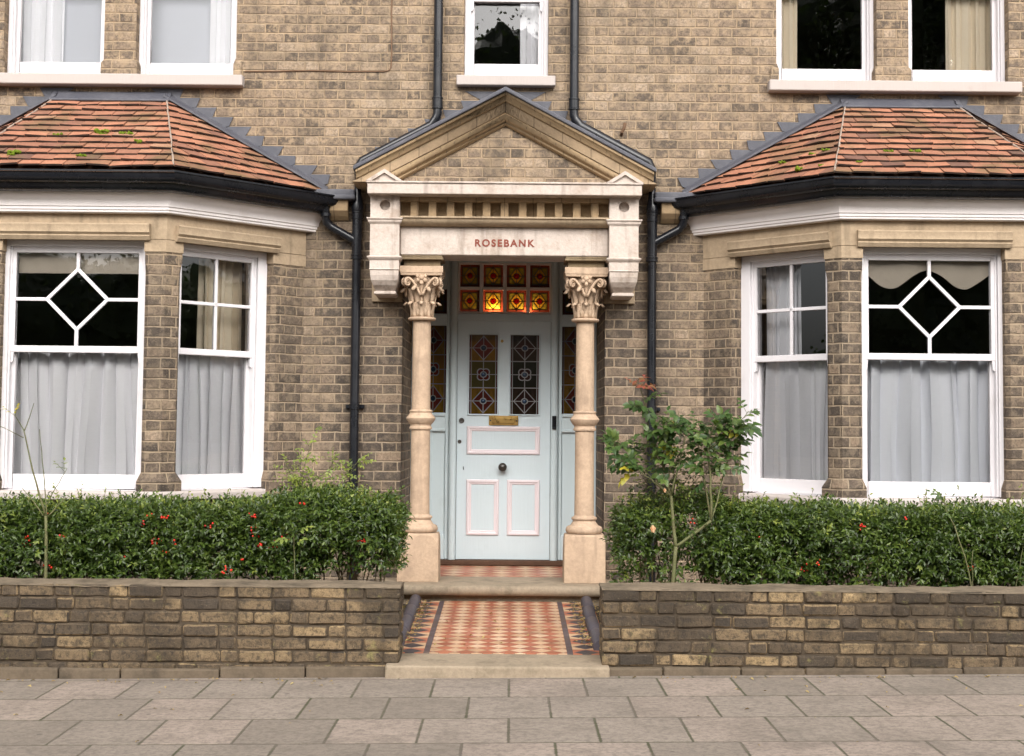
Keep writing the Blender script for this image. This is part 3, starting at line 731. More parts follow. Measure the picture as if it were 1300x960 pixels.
    # lead: top strip and stepped side flashings
    m = MB(); m.hexa([(c - rh - 0.05, -0.11, rz_ - 0.045), (c + rh + 0.05, -0.11, rz_ - 0.045), (c + rh + 0.05, -0.001, rz_ + 0.0), (c - rh - 0.05, -0.001, rz_ + 0.0),
                      (c - rh - 0.05, -0.115, rz_ - 0.03), (c + rh + 0.05, -0.115, rz_ - 0.03), (c + rh + 0.05, -0.012, rz_ + 0.055), (c - rh - 0.05, -0.012, rz_ + 0.055)])
    m.build('flashing', 'lead', ro, bevel=0.004)
    for q in (-1, 1):
        m = MB(); x0, z0, x1, z1 = c + q * rh, rz_ + 0.03, c + q * er, ez + 0.05
        lx = lambda z: x0 + (x1 - x0) * (z0 - z) / (z0 - z1)
        m.hexa([(x1, -0.095, z1 - 0.03), (x0, -0.095, z0 - 0.03), (x0, -0.001, z0 - 0.03), (x1, -0.001, z1 - 0.03)] + [(x1 + q * .0, -0.095, z1 - 0.012), (x0, -0.095, z0 - 0.012), (x0, -0.012, z0 + 0.022), (x1, -0.012, z1 + 0.022)])
        zt = math.floor(z0 / 0.0776) * 0.0776 + 0.0776
        i = 0
        while zt - 0.0776 > z1:
            zb = zt - 0.0776; o1, o2 = 0.245 + rr.uniform(-.02, .025), 0.085
            yy = -0.008 - 0.003 * (i % 2) - rr.uniform(0, .002)
            m.prism_xz([(lx(zb) - q * 0.02, zb - 0.03), (lx(zb) + q * o2, zb), (lx(zt) + q * o1, zt - 0.004 + rr.uniform(-.004, .004)), (lx(zt) - q * 0.02, zt - 0.004)], yy, -0.0005)
            zt = zb; i += 1
        m.build('flashing', 'lead', ro)
    # moss tufts on the lower courses
    for _ in range(9 if sgn < 0 else 8):
        u, v = rr.uniform(0.1, 0.9), rr.uniform(0.03, 0.3) if rr.random() < 0.8 else rr.uniform(0.3, 0.55)
        if sgn < 0: P_ = A1.lerp(A2, u).lerp(B1.lerp(B2, u), v)
        else: P_ = (A1.lerp(W1, u * 0.75) if rr.random() < 0.75 else A1.lerp(A2, u)).lerp(B1, v)
        m = MB(); sz = rr.uniform(0.018, 0.042)
        for _2 in range(16):
            cc = P_ + Vector((rr.uniform(-1.3, 1.3) * sz, rr.uniform(-.5, .3) * sz, 0.022 + rr.uniform(0, .5) * sz)); r_ = sz * rr.uniform(.2, .42)
            m.lathe([(0.001, -r_), (r_ * .8, -r_ * .4), (r_, r_ * .1), (r_ * .6, r_ * .7), (0.001, r_)], cc, 6)
        m.build('moss', 'moss', ro, fix=False)
    # lead-capped brick kneeler at the inner eaves and swan-neck from the gutter
    q = -sgn; xa, xb = sorted((c + q * 1.60, c + q * 2.005))
    m = MB(); m.prism_xy([(xa, -0.002), (xa, -0.13), (xb, -0.13), (xb, -0.002)], 3.365, 3.43); m.box(xa - 0.006, xb + 0.006, -0.145, -0.002, 3.345, 3.385); m.build('kneeler_lead', 'lead', house, bevel=0.012, seg=2)
    xa, xb = sorted((c + q * 1.80, c + q * 1.95))
    m = MB(); m.loft([[(xa, -0.001, 3.19), (xb, -0.001, 3.19), (xb, -0.02, 3.19), (xa, -0.02, 3.19)], [(xa, -0.001, 3.22), (xb, -0.001, 3.22), (xb, -0.06, 3.22), (xa, -0.06, 3.22)], [(xa, -0.001, 3.26), (xb, -0.001, 3.26), (xb, -0.1, 3.26), (xa, -0.1, 3.26)], [(xa, -0.001, 3.344), (xb, -0.001, 3.344), (xb, -0.105, 3.344), (xa, -0.105, 3.344)]]); m.build('kneeler', 'mould', house, bevel=0.004)
    return path
bay(-1, 'left'); bay(1, 'right')

# ------------------------------------------------------------------ upper windows
for sgn in (-1, 1):
    cx = sgn * 3.165
    m = MB(); m.hexa([(cx - 1.026, -0.10, 4.275), (cx + 1.026, -0.10, 4.275), (cx + 1.026, 0.10, 4.275), (cx - 1.026, 0.10, 4.275), (cx - 1.026, -0.10, 4.362), (cx + 1.026, -0.10, 4.362), (cx + 1.026, 0.10, 4.375), (cx - 1.026, 0.10, 4.375)])
    m.build('window_sill', 'sill', house, bevel=0.006)
    # brick mullion, chamfered, with splayed foot
    def rg(g_, ch, z): 
        h = 0.131 + g_; return [(cx - h + ch, -g_ - 0.002, z), (cx + h - ch, -g_ - 0.002, z), (cx + h, -g_ + ch, z), (cx + h, 0.2, z), (cx - h, 0.2, z), (cx - h, -g_ + ch, z)]
    m = MB(); m.loft([rg(0.018, 0.003, 4.376), rg(0.018, 0.003, 4.47), rg(0.0, 0.035, 4.52), rg(0, 0.035, 6.0)]); m.build('mullion', 'bay_brick', house)
    for q in (-1, 1):
        x = cx + q * 0.5415
        sash_window((x, 0.10, 0), 0, 0.4115, 0.335, 4.30, 4.376, 6.0, 4.520, 5.20, 5.245, 5.93, 'plain', sill=False)
    for q in (-1, 1):    # splay stops on the outer jambs
        xj = cx + q * 0.953
        m = MB(); a, b = sorted((xj - q * 0.018, xj + q * 0.05)); m.box(a, b, -0.016, 0.03, 4.376, 4.47); m.hexa([(a, -0.016, 4.47), (b, -0.016, 4.47), (b, 0.03, 4.47), (a, 0.03, 4.47), (xj - q * 0.001, -0.001, 4.52), (xj + q * .05, -0.001, 4.52), (xj + q * .05, 0.03, 4.52), (xj - q * .001, 0.03, 4.52)] if q < 0 else [(a, -0.016, 4.47), (b, -0.016, 4.47), (b, 0.03, 4.47), (a, 0.03, 4.47), (xj - .001, -0.001, 4.52), (xj + .05, -0.001, 4.52), (xj + .05, 0.03, 4.52), (xj - .001, 0.03, 4.52)])
        m.build('jamb_stop', 'bay_brick', house)
m = MB(); m.box(-0.403, 0.403, -0.08, 0.10, 4.30, 4.382); m.build('window_sill', 'sill', house, bevel=0.006)
sash_window((0, 0.09, 0), 0, 0.345, 0.267, 4.30, 4.385, 6.0, 4.535, 5.05, 5.095, 5.6, 'plain', sill=False)

# ------------------------------------------------------------------ porch: pediment and entablature
SL = 0.536
def rake(mb, z_top, z_bot, y0, y1, clip=3.436, xmax=None):
    """chevron band: apex heights z_top..z_bot, running down both slopes to a level line"""
    xm_t = (z_top - clip) / SL if xmax is None else xmax; xm_b = (z_bot - clip) / SL if xmax is None else xmax
    for s in (-1, 1):
        mb.prism_xz([(0, z_bot), (s * xm_b, z_bot - SL * xm_b), (s * xm_t, z_top - SL * xm_t), (0, z_top)], y0, y1)
m = MB(); rake(m, 4.188, 4.152, -0.52, -0.003, xmax=1.185); m.build('pediment_lead', 'lead', house, bevel=0.008, seg=2)
def raked_mould(prof, name, mat, xend):
    """prof: (y, dz below apex line) swept down both slopes"""
    m = MB()
    for s in (-1, 1):
        m.loft([[(0, y, 4.15 - dz) for y, dz in prof], [(s * xend(dz), y, 4.15 - dz - SL * xend(dz)) for y, dz in prof]])
    return m.build(name, mat, house, smooth=True)
end1 = lambda dz: min(1.165, (4.15 - dz - 3.44) / SL + 0.02)
end2 = lambda dz: (4.15 - dz - 3.437) / SL
raked_mould([(-0.002, 0.002), (-0.505, 0.002), (-0.505, 0.022), (-0.49, 0.030), (-0.478, 0.045), (-0.468, 0.066), (-0.455, 0.072), (-0.002, 0.072)], 'raking_cornice', 'mould', lambda dz: 1.165)
raked_mould([(-0.002, 0.0725), (-0.452, 0.0725), (-0.452, 0.152), (-0.002, 0.152)], 'raking_band', 'flatband', end2)
raked_mould([(-0.002, 0.1525), (-0.436, 0.1525), (-0.446, 0.162), (-0.449, 0.178), (-0.444, 0.196), (-0.43, 0.21), (-0.412, 0.218), (-0.412, 0.232), (-0.395, 0.246), (-0.002, 0.246)], 'raking_roll', 'mould', end2)
m = MB(); zb = 4.15 - 0.2465; m.prism_xz([(-(zb - 3.436) / SL, 3.436), ((zb - 3.436) / SL, 3.436), (0, zb)], -0.375, -0.002); m.build('tympanum', 'porch_brick', house)
m = MB(); m.box(-1.150, 1.150, -0.43, -0.001, 3.43, 3.4355); m.build('pediment_base', 'mould', house)
# entablature
m = MB(); m.box(-1.072, 1.072, -0.50, -0.002, 3.337, 3.420); m.box(-1.082, 1.082, -0.512, -0.002, 3.4205, 3.436); m.build('entablature_band', 'painted', house, bevel=0.004)
for s in (-1, 1):   # small gablets over the end blocks
    c = s * 0.94
    m = MB()
    m.prism_xz([(c - 0.146, 3.4365), (c - 0.10, 3.4365), (c, 3.500), (c, 3.530)], -0.512, -0.39); m.prism_xz([(c + 0.146, 3.4365), (c, 3.530), (c, 3.500), (c + 0.10, 3.4365)], -0.512, -0.39)
    m.prism_xz([(c - 0.11, 3.4365), (c + 0.11, 3.4365), (c, 3.51)], -0.49, -0.40)
    m.build('gablet', 'painted', house)
    # end block with sunk roundel
    m = MB(); x0, x1 = c - 0.115, c + 0.115; z0, z1 = 3.163, 3.337; hz, hr, N = 3.262, 0.042, 24
    ring = [(c + hr * math.cos(2 * math.pi * i / N), hz + hr * math.sin(2 * math.pi * i / N)) for i in range(N)]
    outer = []
    for i in range(N):
        a = 2 * math.pi * i / N; dx, dz = math.cos(a), math.sin(a)
        t = min(((x1 - c) / dx if dx > 1e-6 else (x0 - c) / dx if dx < -1e-6 else 9), ((z1 - hz) / dz if dz > 1e-6 else (z0 - hz) / dz if dz < -1e-6 else 9))
        outer.append((c + dx * t, hz + dz * t))
    for i in range(N):
        j = (i + 1) % N
        pts = [outer[i], outer[j]]
        for cxn, czn in ((x0, z0), (x1, z0), (x1, z1), (x0, z1)):
            ai = math.atan2(czn - hz, cxn - c) % 6.2832; a0, a1 = 2 * math.pi * i / N, 2 * math.pi * (i + 1) / N
            if a0 + 1e-4 < ai < a1 - 1e-4: pts = [outer[i], (cxn, czn), outer[j]]
        m.poly([(ring[i][0], -0.402, ring[i][1])] + [(x, -0.402, z) for x, z in pts] + [(ring[j][0], -0.402, ring[j][1])])
        m.poly([(ring[i][0], -0.402, ring[i][1]), (ring[j][0], -0.402, ring[j][1]), (ring[j][0], -0.34, ring[j][1]), (ring[i][0], -0.34, ring[i][1])])
    m.poly([(x, -0.34, z) for x, z in ring])
    m.poly([(x0, -0.402, z0), (x0, -0.402, z1), (x0, -0.001, z1), (x0, -0.001, z0)]); m.poly([(x1, -0.402, z0), (x1, -0.001, z0), (x1, -0.001, z1), (x1, -0.402, z1)])
    m.build('end_block', 'painted', house)
    # neck mould, block, lower mould, corbel
    m = MB()
    def tier(h, yf, z): return [(c - h, yf, z), (c + h, yf, z), (c + h, -0.001, z), (c - h, -0.001, z)]
    m.loft([tier(0.115, -0.402, 3.1625), tier(0.142, -0.43, 3.160), tier(0.142, -0.43, 3.150), tier(0.134, -0.42, 3.143), tier(0.132, -0.418, 3.128), tier(0.118, -0.405, 3.112), tier(0.1155, -0.403, 3.110),
            tier(0.1155, -0.403, 2.860), tier(0.136, -0.424, 2.856), tier(0.136, -0.424, 2.846), tier(0.124, -0.41, 2.830), tier(0.1155, -0.403, 2.826), tier(0.1155, -0.403, 2.760), tier(0.120, -0.408, 2.756), tier(0.112, -0.398, 2.745),
            tier(0.111, -0.394, 2.71), tier(0.105, -0.380, 2.67), tier(0.092, -0.350, 2.632), tier(0.077, -0.31, 2.60), tier(0.073, -0.30, 2.590), tier(0.086, -0.315, 2.588), tier(0.086, -0.315, 2.568), tier(0.070, -0.29, 2.560)])
    m.build('corbel', 'painted', house, bevel=0.003)
    m = MB(); m.box(c - 0.13, c + 0.118, -0.03, -0.001, 2.53, 3.10); m.build('corbel_back', 'stone', house, bevel=0.004)
# frieze with dentils
m = MB(); m.box(-0.824, 0.824, -0.345, -0.002, 3.302, 3.336); m.build('frieze_band', 'flatband', house, bevel=0.003)
m = MB(); m.box(-0.824, 0.824, -0.255, -0.002, 3.176, 3.3015); m.build('frieze', 'mould', house)
for i in range(11):
    x = (i - 5) * 0.1427; m = MB(); m.box(x - 0.031, x + 0.031, -0.338, -0.2555, 3.1765, 3.3015); m.build('dentil', 'mould', house, bevel=0.004)
m = MB(); pr = [(-0.415, 3.1755), (-0.415, 3.163), (-0.40, 3.157), (-0.398, 3.145), (-0.385, 3.127), (-0.36, 3.112), (-0.345, 3.106), (-0.002, 3.106), (-0.002, 3.1755)]
m.loft([[(-0.822, y, z) for y, z in pr], [(0.822, y, z) for y, z in pr]]); m.build('frieze_mould', 'stone', house, smooth=True)
m = MB(); m.box(-0.822, 0.822, -0.31, 0.10, 2.880, 3.1055); lintel = m.build('porch_lintel', 'painted', house, bevel=0.006)
tc = bpy.data.curves.new("lettering", 'FONT'); tc.body = "ROSEBANK"; tc.size = 0.078; tc.align_x = 'CENTER'; tc.extrude = 0.0015; tc.offset = 0.0023; tc.space_character = 1.28
to = bpy.data.objects.new("tmp_text", tc); C.objects.link(to); bpy.context.view_layer.update()
tme = bpy.data.meshes.new_from_object(to.evaluated_get(bpy.context.evaluated_depsgraph_get())); bpy.data.objects.remove(to)
for v in tme.vertices: v.co = Vector((v.co.x, -0.3125 - v.co.z, 2.953 + v.co.y))
tx = finish('lettering', tme, 'letter', lintel)

# columns
def capital(cx, cy, parent):
    z0, z1 = 2.392, 2.717
    m = MB(); m.lathe([(0.074, z0), (0.078, z0 + 0.08), (0.088, z0 + 0.18), (0.115, z0 + 0.27), (0.13, z0 + 0.322)], (cx, cy, 0), 28)
    def leaf(ang, zb, h, wd, out, curl):
        ca, sa = math.cos(ang), math.sin(ang); t = (-sa, ca); N = 10; L_, Rr, Mid = [], [], []
        for i in range(N + 1):
            u = i / N
            rb_ = 0.080 + 0.03 * u * u * (h / 0.2)
            r_ = rb_ + out * (u ** 2.4); z = zb + h * math.sin(min(u, 0.86) / 0.86 * math.pi / 2) - curl * max(0, (u - 0.72) / 0.28) ** 1.6
            wv = wd * (math.sin(math.pi * (0.18 + 0.74 * u)) ** 0.7) * (1 + 0.22 * math.sin(u * 22))
            Mid.append((cx + ca * (r_ + 0.014), cy + sa * (r_ + 0.014), z))
            L_.append((cx + ca * (r_ - 0.004) - t[0] * wv, cy + sa * (r_ - 0.004) - t[1] * wv, z - 0.004)); Rr.append((cx + ca * (r_ - 0.004) + t[0] * wv, cy + sa * (r_ - 0.004) + t[1] * wv, z - 0.004))
        Bk = [(x - ca * 0.022, y - sa * 0.022, z - 0.004) for x, y, z in Mid]
        m.loft([[a, b, c_, d] for a, b, c_, d in zip(L_, Mid, Rr, Bk)])
    for i in range(8): leaf(math.pi / 8 * 0 + i * math.pi / 4, z0, 0.13, 0.034, 0.045, 0.03)
    for i in range(8): leaf(math.pi / 8 + i * math.pi / 4, z0 + 0.01, 0.245 if i % 2 else 0.235, 0.036, 0.062, 0.045)
    for i in range(4):     # corner volutes under the abacus horns
        a = math.pi / 4 + i * math.pi / 2; ca, sa = math.cos(a), math.sin(a)
        for side in (-1, 1):
            tx_, ty_ = -sa * side, ca * side
            pts, rad = [], []
            for q in range(10):
                u = q / 9; rr_ = 0.095 + 0.075 * u; off = 0.07 * (1 - u) + 0.016
                pts.append((cx + ca * rr_ + tx_ * off, cy + sa * rr_ + ty_ * off, z0 + 0.17 + 0.138 * math.sin(u * 1.5))); rad.append(0.011)
            for q in range(1, 22):
                th = q / 21 * 3.6 * math.pi; rr_ = 0.034 * (1 - q / 24)
                pts.append((cx + ca * (0.170 + rr_ * math.sin(th)) + tx_ * 0.016, cy + sa * (0.170 + rr_ * math.sin(th)) + ty_ * 0.016, z0 + 0.274 + rr_ * math.cos(th))); rad.append(0.0105 * (1 - q / 40))
            m.tube(pts, rad, 7)
    for i in range(4):     # fleuron and inner scrolls on each face
        a = i * math.pi / 2; ca, sa = math.cos(a), math.sin(a)
        for q, (o, zz, rr_) in enumerate(((0.0, 0.315, 0.024), (-0.026, 0.295, 0.019), (0.026, 0.295, 0.019), (0.0, 0.272, 0.018), (-0.03, 0.325, 0.016), (0.03, 0.325, 0.016))):
            m.lathe([(0.002, -rr_), (rr_ * .7, -rr_ * .7), (rr_, 0), (rr_ * .7, rr_ * .7), (0.002, rr_)], (cx + ca * 0.137 - sa * o, cy + sa * 0.137 + ca * o, z0 + zz - 0.005), 10)
        m.tube([(cx + ca * (0.098 + 0.04 * u ** 2), cy + sa * (0.098 + 0.04 * u ** 2), z0 + 0.09 + 0.2 * u) for u in (0, .25, .5, .75, 1)], [0.007, 0.009, 0.010, 0.012, 0.014], 7)
    m.build('capital', 'column', parent, smooth='all')
    m = MB(); h, b_ = 0.172, 0.158; pts = []
    for i in range(4):
        a = i * math.pi / 2
        for u in (-1.0, -0.86, -0.5, 0.0, 0.5, 0.86):
            d = 0.172 - 0.022 * (1 - u * u) if abs(u) < 0.9 else 0.172
            x, y = d, u * 0.172
            pts.append((cx + math.cos(a) * x - math.sin(a) * y, cy + math.sin(a) * x + math.cos(a) * y))
    m.loft([[(cx + (x - cx) * s_, cy + (y - cy) * s_, z) for x, y in pts] for s_, z in ((0.95, 2.7175), (0.97, 2.735), (1.0, 2.742), (1.0, 2.791))])
    m.build('abacus', 'column', parent, bevel=0.003)
for s in (-1, 1):
    cx, cy = s * 0.652, -0.165
    m = MB(); m.lathe([(0.079, 0.815), (0.077, 1.0), (0.0755, 1.508)], (cx, cy, 0), 36); m.lathe([(0.0745, 1.65), (0.0735, 2.0), (0.071, 2.372)], (cx, cy, 0), 36)
    col = m.build('column', 'column', house, smooth=True)
    m = MB(); m.lathe([(0.0757, 1.5), (0.088, 1.503), (0.091, 1.512), (0.088, 1.523), (0.083, 1.528), (0.083, 1.54), (0.098, 1.555), (0.115, 1.583), (0.117, 1.592), (0.108, 1.606), (0.094, 1.622), (0.088, 1.634), (0.092, 1.640), (0.094, 1.648), (0.088, 1.656), (0.0747, 1.659)], (cx, cy, 0), 36); m.build('shaft_ring', 'column', col, smooth=True)
    m = MB(); m.lathe([(0.10, 0.690), (0.135, 0.694), (0.145, 0.707), (0.147, 0.722), (0.140, 0.742), (0.125, 0.752), (0.113, 0.755), (0.105, 0.766), (0.092, 0.785), (0.089, 0.797), (0.098, 0.800), (0.102, 0.810), (0.098, 0.820), (0.086, 0.824), (0.079, 0.835)], (cx, cy, 0), 36); m.build('base', 'column', col, smooth=True)
    m = MB()
    def sq(h, ch, z): return [(cx - h + ch, cy - h, z), (cx + h - ch, cy - h, z), (cx + h, cy - h + ch, z), (cx + h, cy + h - ch, z), (cx + h - ch, cy + h, z), (cx - h + ch, cy + h, z), (cx - h, cy + h - ch, z), (cx - h, cy - h + ch, z)]
    m.loft([sq(0.163, 0.004, 0.3155), sq(0.161, 0.004, 0.58), sq(0.160, 0.012, 0.62), sq(0.158, 0.055, 0.675), sq(0.150, 0.06, 0.690)]); m.build('plinth', 'column', col, bevel=0.006, seg=2)
    m = MB(); m.lathe([(0.071, 2.366), (0.104, 2.370), (0.112, 2.380), (0.110, 2.390), (0.095, 2.396), (0.075, 2.398)], (cx, cy, 0), 36); m.build('necking', 'column', col, smooth=True)
    capital(cx, cy, col)
    m = MB(); m.box(cx - 0.145, cx + 0.145, cy - 0.10, cy + 0.15, 2.7915, 2.8435); m.box(cx - 0.172, cx + 0.172, cy - 0.145, cy + 0.16, 2.844, 2.862); m.box(cx - 0.165, cx + 0.165, cy - 0.137, cy + 0.155, 2.8625, 2.8795); m.build('impost', 'impost', house, bevel=0.004)

# steps and porch floor
m = MB(); pr = [(-0.50, 0.236), (-0.535, 0.238), (-0.55, 0.252), (-0.556, 0.275), (-0.55, 0.298), (-0.535, 0.312), (-0.51, 0.315), (0.13, 0.315), (0.13, 0.236)]
m.loft([[(-0.93, y, z) for y, z in pr], [(0.93, y, z) for y, z in pr]]); m.build('doorstep', 'step', house, smooth=True)
m = MB(); m.box(-0.9, 0.9, -0.47, -0.02, 0.0, 0.2355); m.build('step_riser', 'step', house)
m = MB(); m.box(-0.819, 0.819, 0.1305, 1.12, 0.2, 0.313); m.build('porch_floor', 'porchtile', house)
m = MB(); m.box(-0.819, 0.819, 1.085, 1.25, 0.3135, 0.362); m.build('threshold', 'wood', house, bevel=0.01)

# ------------------------------------------------------------------ door, fanlight, sidelights (plane y = 1.15)
YD = 1.15
m = MB()
for s in (-1, 1):
    def V(a, b): return sorted((s * a, s * b))
    a, b = V(0.745, 0.8195); m.box(a, b, YD - 0.02, YD + 0.1, 0.363, 3.09)          # outer stile
    a, b = V(0.483, 0.514); m.box(a, b, YD, YD + 0.1, 0.363, 3.09)
    a, b = V(0.5145, 0.7445)
    m.box(a, b, YD, YD + 0.08, 2.425, 2.53); m.box(a, b, YD, YD + 0.08, 2.75, 3.09)
    m.box(a, b, YD, YD + 0.08, 1.50, 1.648); m.box(a, b, YD + 0.02, YD + 0.08, 0.40, 1.4995); m.box(a, b, YD - 0.006, YD + 0.06, 0.363, 0.58); m.box(a, b, YD - 0.008, YD + 0.02, 1.485, 1.51); m.box(a, b, YD - 0.016, YD + 0.02, 1.62, 1.65)
    m.box(*V(0.63, 0.66), YD + 0.005, YD + 0.08, 0.58, 1.49)
m.box(-0.4825, 0.4825, YD - 0.01, YD + 0.1, 2.470, 2.532); m.box(-0.4825, 0.4825, YD, YD + 0.1, 2.99, 3.09)
frame = m.build('door_frame', 'doorframe', house, bevel=0.004)
for s in (-1, 1):
    m = MB(); m.lathe([(0.034, 0.363), (0.034, 3.09)], (s * 0.449, YD - 0.012, 0), 20); m.build('door_post', 'doorframe', house, smooth=True)
# fanlight
def pane(name, x0, x1, z0, z1, y, mat, parent):
    me = bpy.data.meshes.new(name); me.from_pydata([(x0, y, z0), (x1, y, z0), (x1, y, z1), (x0, y, z1)], [], [(0, 1, 2, 3)])
    uvl = me.uv_layers.new(name="UVMap")
    for i, c_ in enumerate(((0, 0), (1, 0), (1, 1), (0, 1))): uvl.data[i].uv = c_
    return finish(name, me, mat, parent)
m = MB()
xs = [-0.415 + i * 0.2075 for i in range(5)]
for i, x in enumerate(xs): m.box(max(x - 0.017, -0.4145), min(x + 0.017, 0.4145), YD + 0.005, YD + 0.05, 2.5325, 2.989)
for a, b in ((2.5325, 2.552), (2.745, 2.773), (2.972, 2.989)):
    for i in range(4): m.box(xs[i] + 0.0172, xs[i + 1] - 0.0172, YD + 0.008, YD + 0.048, a, b)
fan = m.build('fanlight', 'cornice', house, bevel=0.003)
for i in range(4):
    for a, b in ((2.552, 2.745), (2.773, 2.972)):
        pane('stained_pane', xs[i] + 0.017, xs[i + 1] - 0.017, a, b, YD + 0.03, 'fan', fan)
        m = MB(); r_ = 0.020; m.lathe([(r_, 0), (r_ * .8, 0.006), (r_ * .4, 0.010), (0.001, 0.011)], ((xs[i] + xs[i + 1]) / 2, YD + 0.028, (a + b) / 2), 14, axis='y')
        jm = m.build('glass_jewel', None, fan, smooth='all')
        if 'jewel' not in MAT:
            k = NT('red_jewel'); MAT['jewel'] = k.done(k.shader_mix(0.6, k.principled((0.22, 0.006, 0.01), 0.15, None, 0.6), k.bsdf("ShaderNodeBsdfTranslucent", (0.7, 0.02, 0.02))))
        jm.data.materials.append(MAT['jewel'])
for s in (-1, 1):
    a, b = sorted((s * 0.5145, s * 0.7445))
    pane('stained_pane', a, b, 1.648, 2.425, YD + 0.04, 'side', frame); pane('stained_pane', a, b, 2.53, 2.75, YD + 0.04, 'fan', frame)
# the door leaf
m = MB(); dh = [(-0.31, -0.057, 1.64, 2.347), (0.057, 0.31, 1.64, 2.347)]
m.wall(-0.4135, 0.4135, 0.364, 2.4695, YD + 0.01, YD + 0.055, dh); door = m.build('door', 'door', house, bevel=0.002)
def ring_mould(x0, x1, z0, z1, mat, wd, proj):
    m = MB(); y = YD + 0.0095
    pr = [(0, 0), (0.15, proj), (0.45, proj * 1.15), (0.6, proj * 0.6), (0.85, proj * 0.5), (1.0, 0.0)]
    m.loft([[(x0 + u * wd, y - d, z0 + u * wd) for u, d in pr], [(x1 - u * wd, y - d, z0 + u * wd) for u, d in pr], [(x1 - u * wd, y - d, z1 - u * wd) for u, d in pr], [(x0 + u * wd, y - d, z1 - u * wd) for u, d in pr], [(x0 + u * wd, y - d, z0 + u * wd) for u, d in pr]], cap=False, closed=False)
    return m.build('panel_mould', mat, door, smooth=True)
ring_mould(-0.325, 0.325, 1.285, 1.535, 'pink', 0.045, 0.017)
for s in (-1, 1):
    a, b = sorted((s * 0.035, s * 0.325)); ring_mould(a, b, 0.575, 1.065, 'pink', 0.045, 0.017)
    a, b = sorted((s * 0.047, s * 0.32)); ring_mould(a, b, 1.63, 2.357, 'door', 0.012, 0.012)
pane('stained_pane', -0.31, -0.057, 1.64, 2.347, YD + 0.03, 'doorwarm', door); pane('stained_pane', 0.057, 0.31, 1.64, 2.347, YD + 0.03, 'doordark', door)
for s, mt in ((-1, 0), (1, 0)):
    for i in range(3):
        m = MB(); r_ = 0.021; m.lathe([(r_, 0), (r_ * .8, 0.007), (r_ * .4, 0.011), (0.001, 0.012)], (s * 0.1835, YD + 0.028, 1.64 + (i + .5) * 0.707 / 3), 14, axis='y')
        j = m.build('glass_jewel', None, door, smooth='all')
        if 'bluejewel' not in MAT:
            k = NT('blue_jewel'); MAT['bluejewel'] = k.done(k.principled((0.012, 0.035, 0.075), 0.12, None, 0.7))
        j.data.materials.append(MAT['bluejewel'])
m = MB(); m.box(-0.130, 0.130, YD - 0.004, YD + 0.009, 1.543, 1.628); lb = m.build('letterbox', 'brass', door, bevel=0.004, seg=2)
m = MB(); m.box(-0.098, 0.098, YD - 0.012, YD - 0.0045, 1.560, 1.611); m.build('flap', 'brass', lb, bevel=0.006, seg=2)
m = MB()
for x in (-0.115, 0.115): m.lathe([(0.008, 0), (0.006, 0.006), (0.001, 0.008)], (x, YD - 0.0045, 1.5855), 10, axis='y')
m.build('screw', 'bronze', lb, smooth='all')
m = MB(); m.lathe([(0.036, 0), (0.036, 0.006), (0.016, 0.012), (0.014, 0.03), (0.026, 0.038), (0.036, 0.052), (0.038, 0.064), (0.032, 0.078), (0.016, 0.088), (0.001, 0.09)], (-0.005, YD + 0.0095, 1.176), 24, axis='y'); m.build('knob', 'bronze', door, smooth=True)
for x, z, r_ in ((-0.372, 1.583, 0.024), (-0.388, 1.396, 0.017)):
    m = MB(); m.lathe([(r_, 0), (r_, 0.008), (r_ * 0.75, 0.012), (r_ * .4, 0.010), (0.001, 0.010)], (x, YD + 0.0095, z), 18, axis='y'); m.build('lock', 'bronze', door, smooth=True)
m = MB(); m.box(-0.354, -0.348, YD + 0.004, YD + 0.0093, 1.15, 1.178); m.build('keyhole', 'black', door)
m = MB(); m.lathe([(0.013, 0), (0.013, 0.006), (0.006, 0.009), (0.001, 0.008)], (-0.02, YD + 0.0095, 2.29), 14, axis='y'); m.build('spyhole', 'brass', door, smooth=True)
m = MB(); m.box(0.428, 0.464, YD - 0.062, YD - 0.040, 1.512, 1.63); m.box(0.436, 0.456, YD - 0.075, YD - 0.0625, 1.555, 1.59); m.build('bell_push', 'black', house, bevel=0.003)

# hall lamp seen through the fanlight
lampo = tag(empty('hall_lamp', (XC, YD + 0.115, 2.565)), 'lit twin globe hall lamp glowing behind the stained fanlight over the door', 'lamp')
for x in (-0.09, 0.205):
    m = MB(); q = 1.0 if x < 0 else 0.75; m.lathe([(0.001, -0.055 * q), (0.03 * q, -0.047 * q), (0.05 * q, -0.02 * q), (0.055 * q, 0.0), (0.05 * q, 0.02 * q), (0.03 * q, 0.047 * q), (0.012, 0.055 * q)], (x, 0, 0), 20); m.build('globe', 'lamp', lampo, smooth='all')
m = MB(); m.tube([(-0.09, 0, 0.05), (-0.09, 0.02, 0.14), (0.06, 0.03, 0.2), (0.205, 0.02, 0.13), (0.205, 0, 0.04)], 0.008, 8); m.tube([(0.06, 0.03, 0.2), (0.06, 0.03, 0.72)], 0.008, 8); m.build('stem', 'brass', lampo, smooth=True)

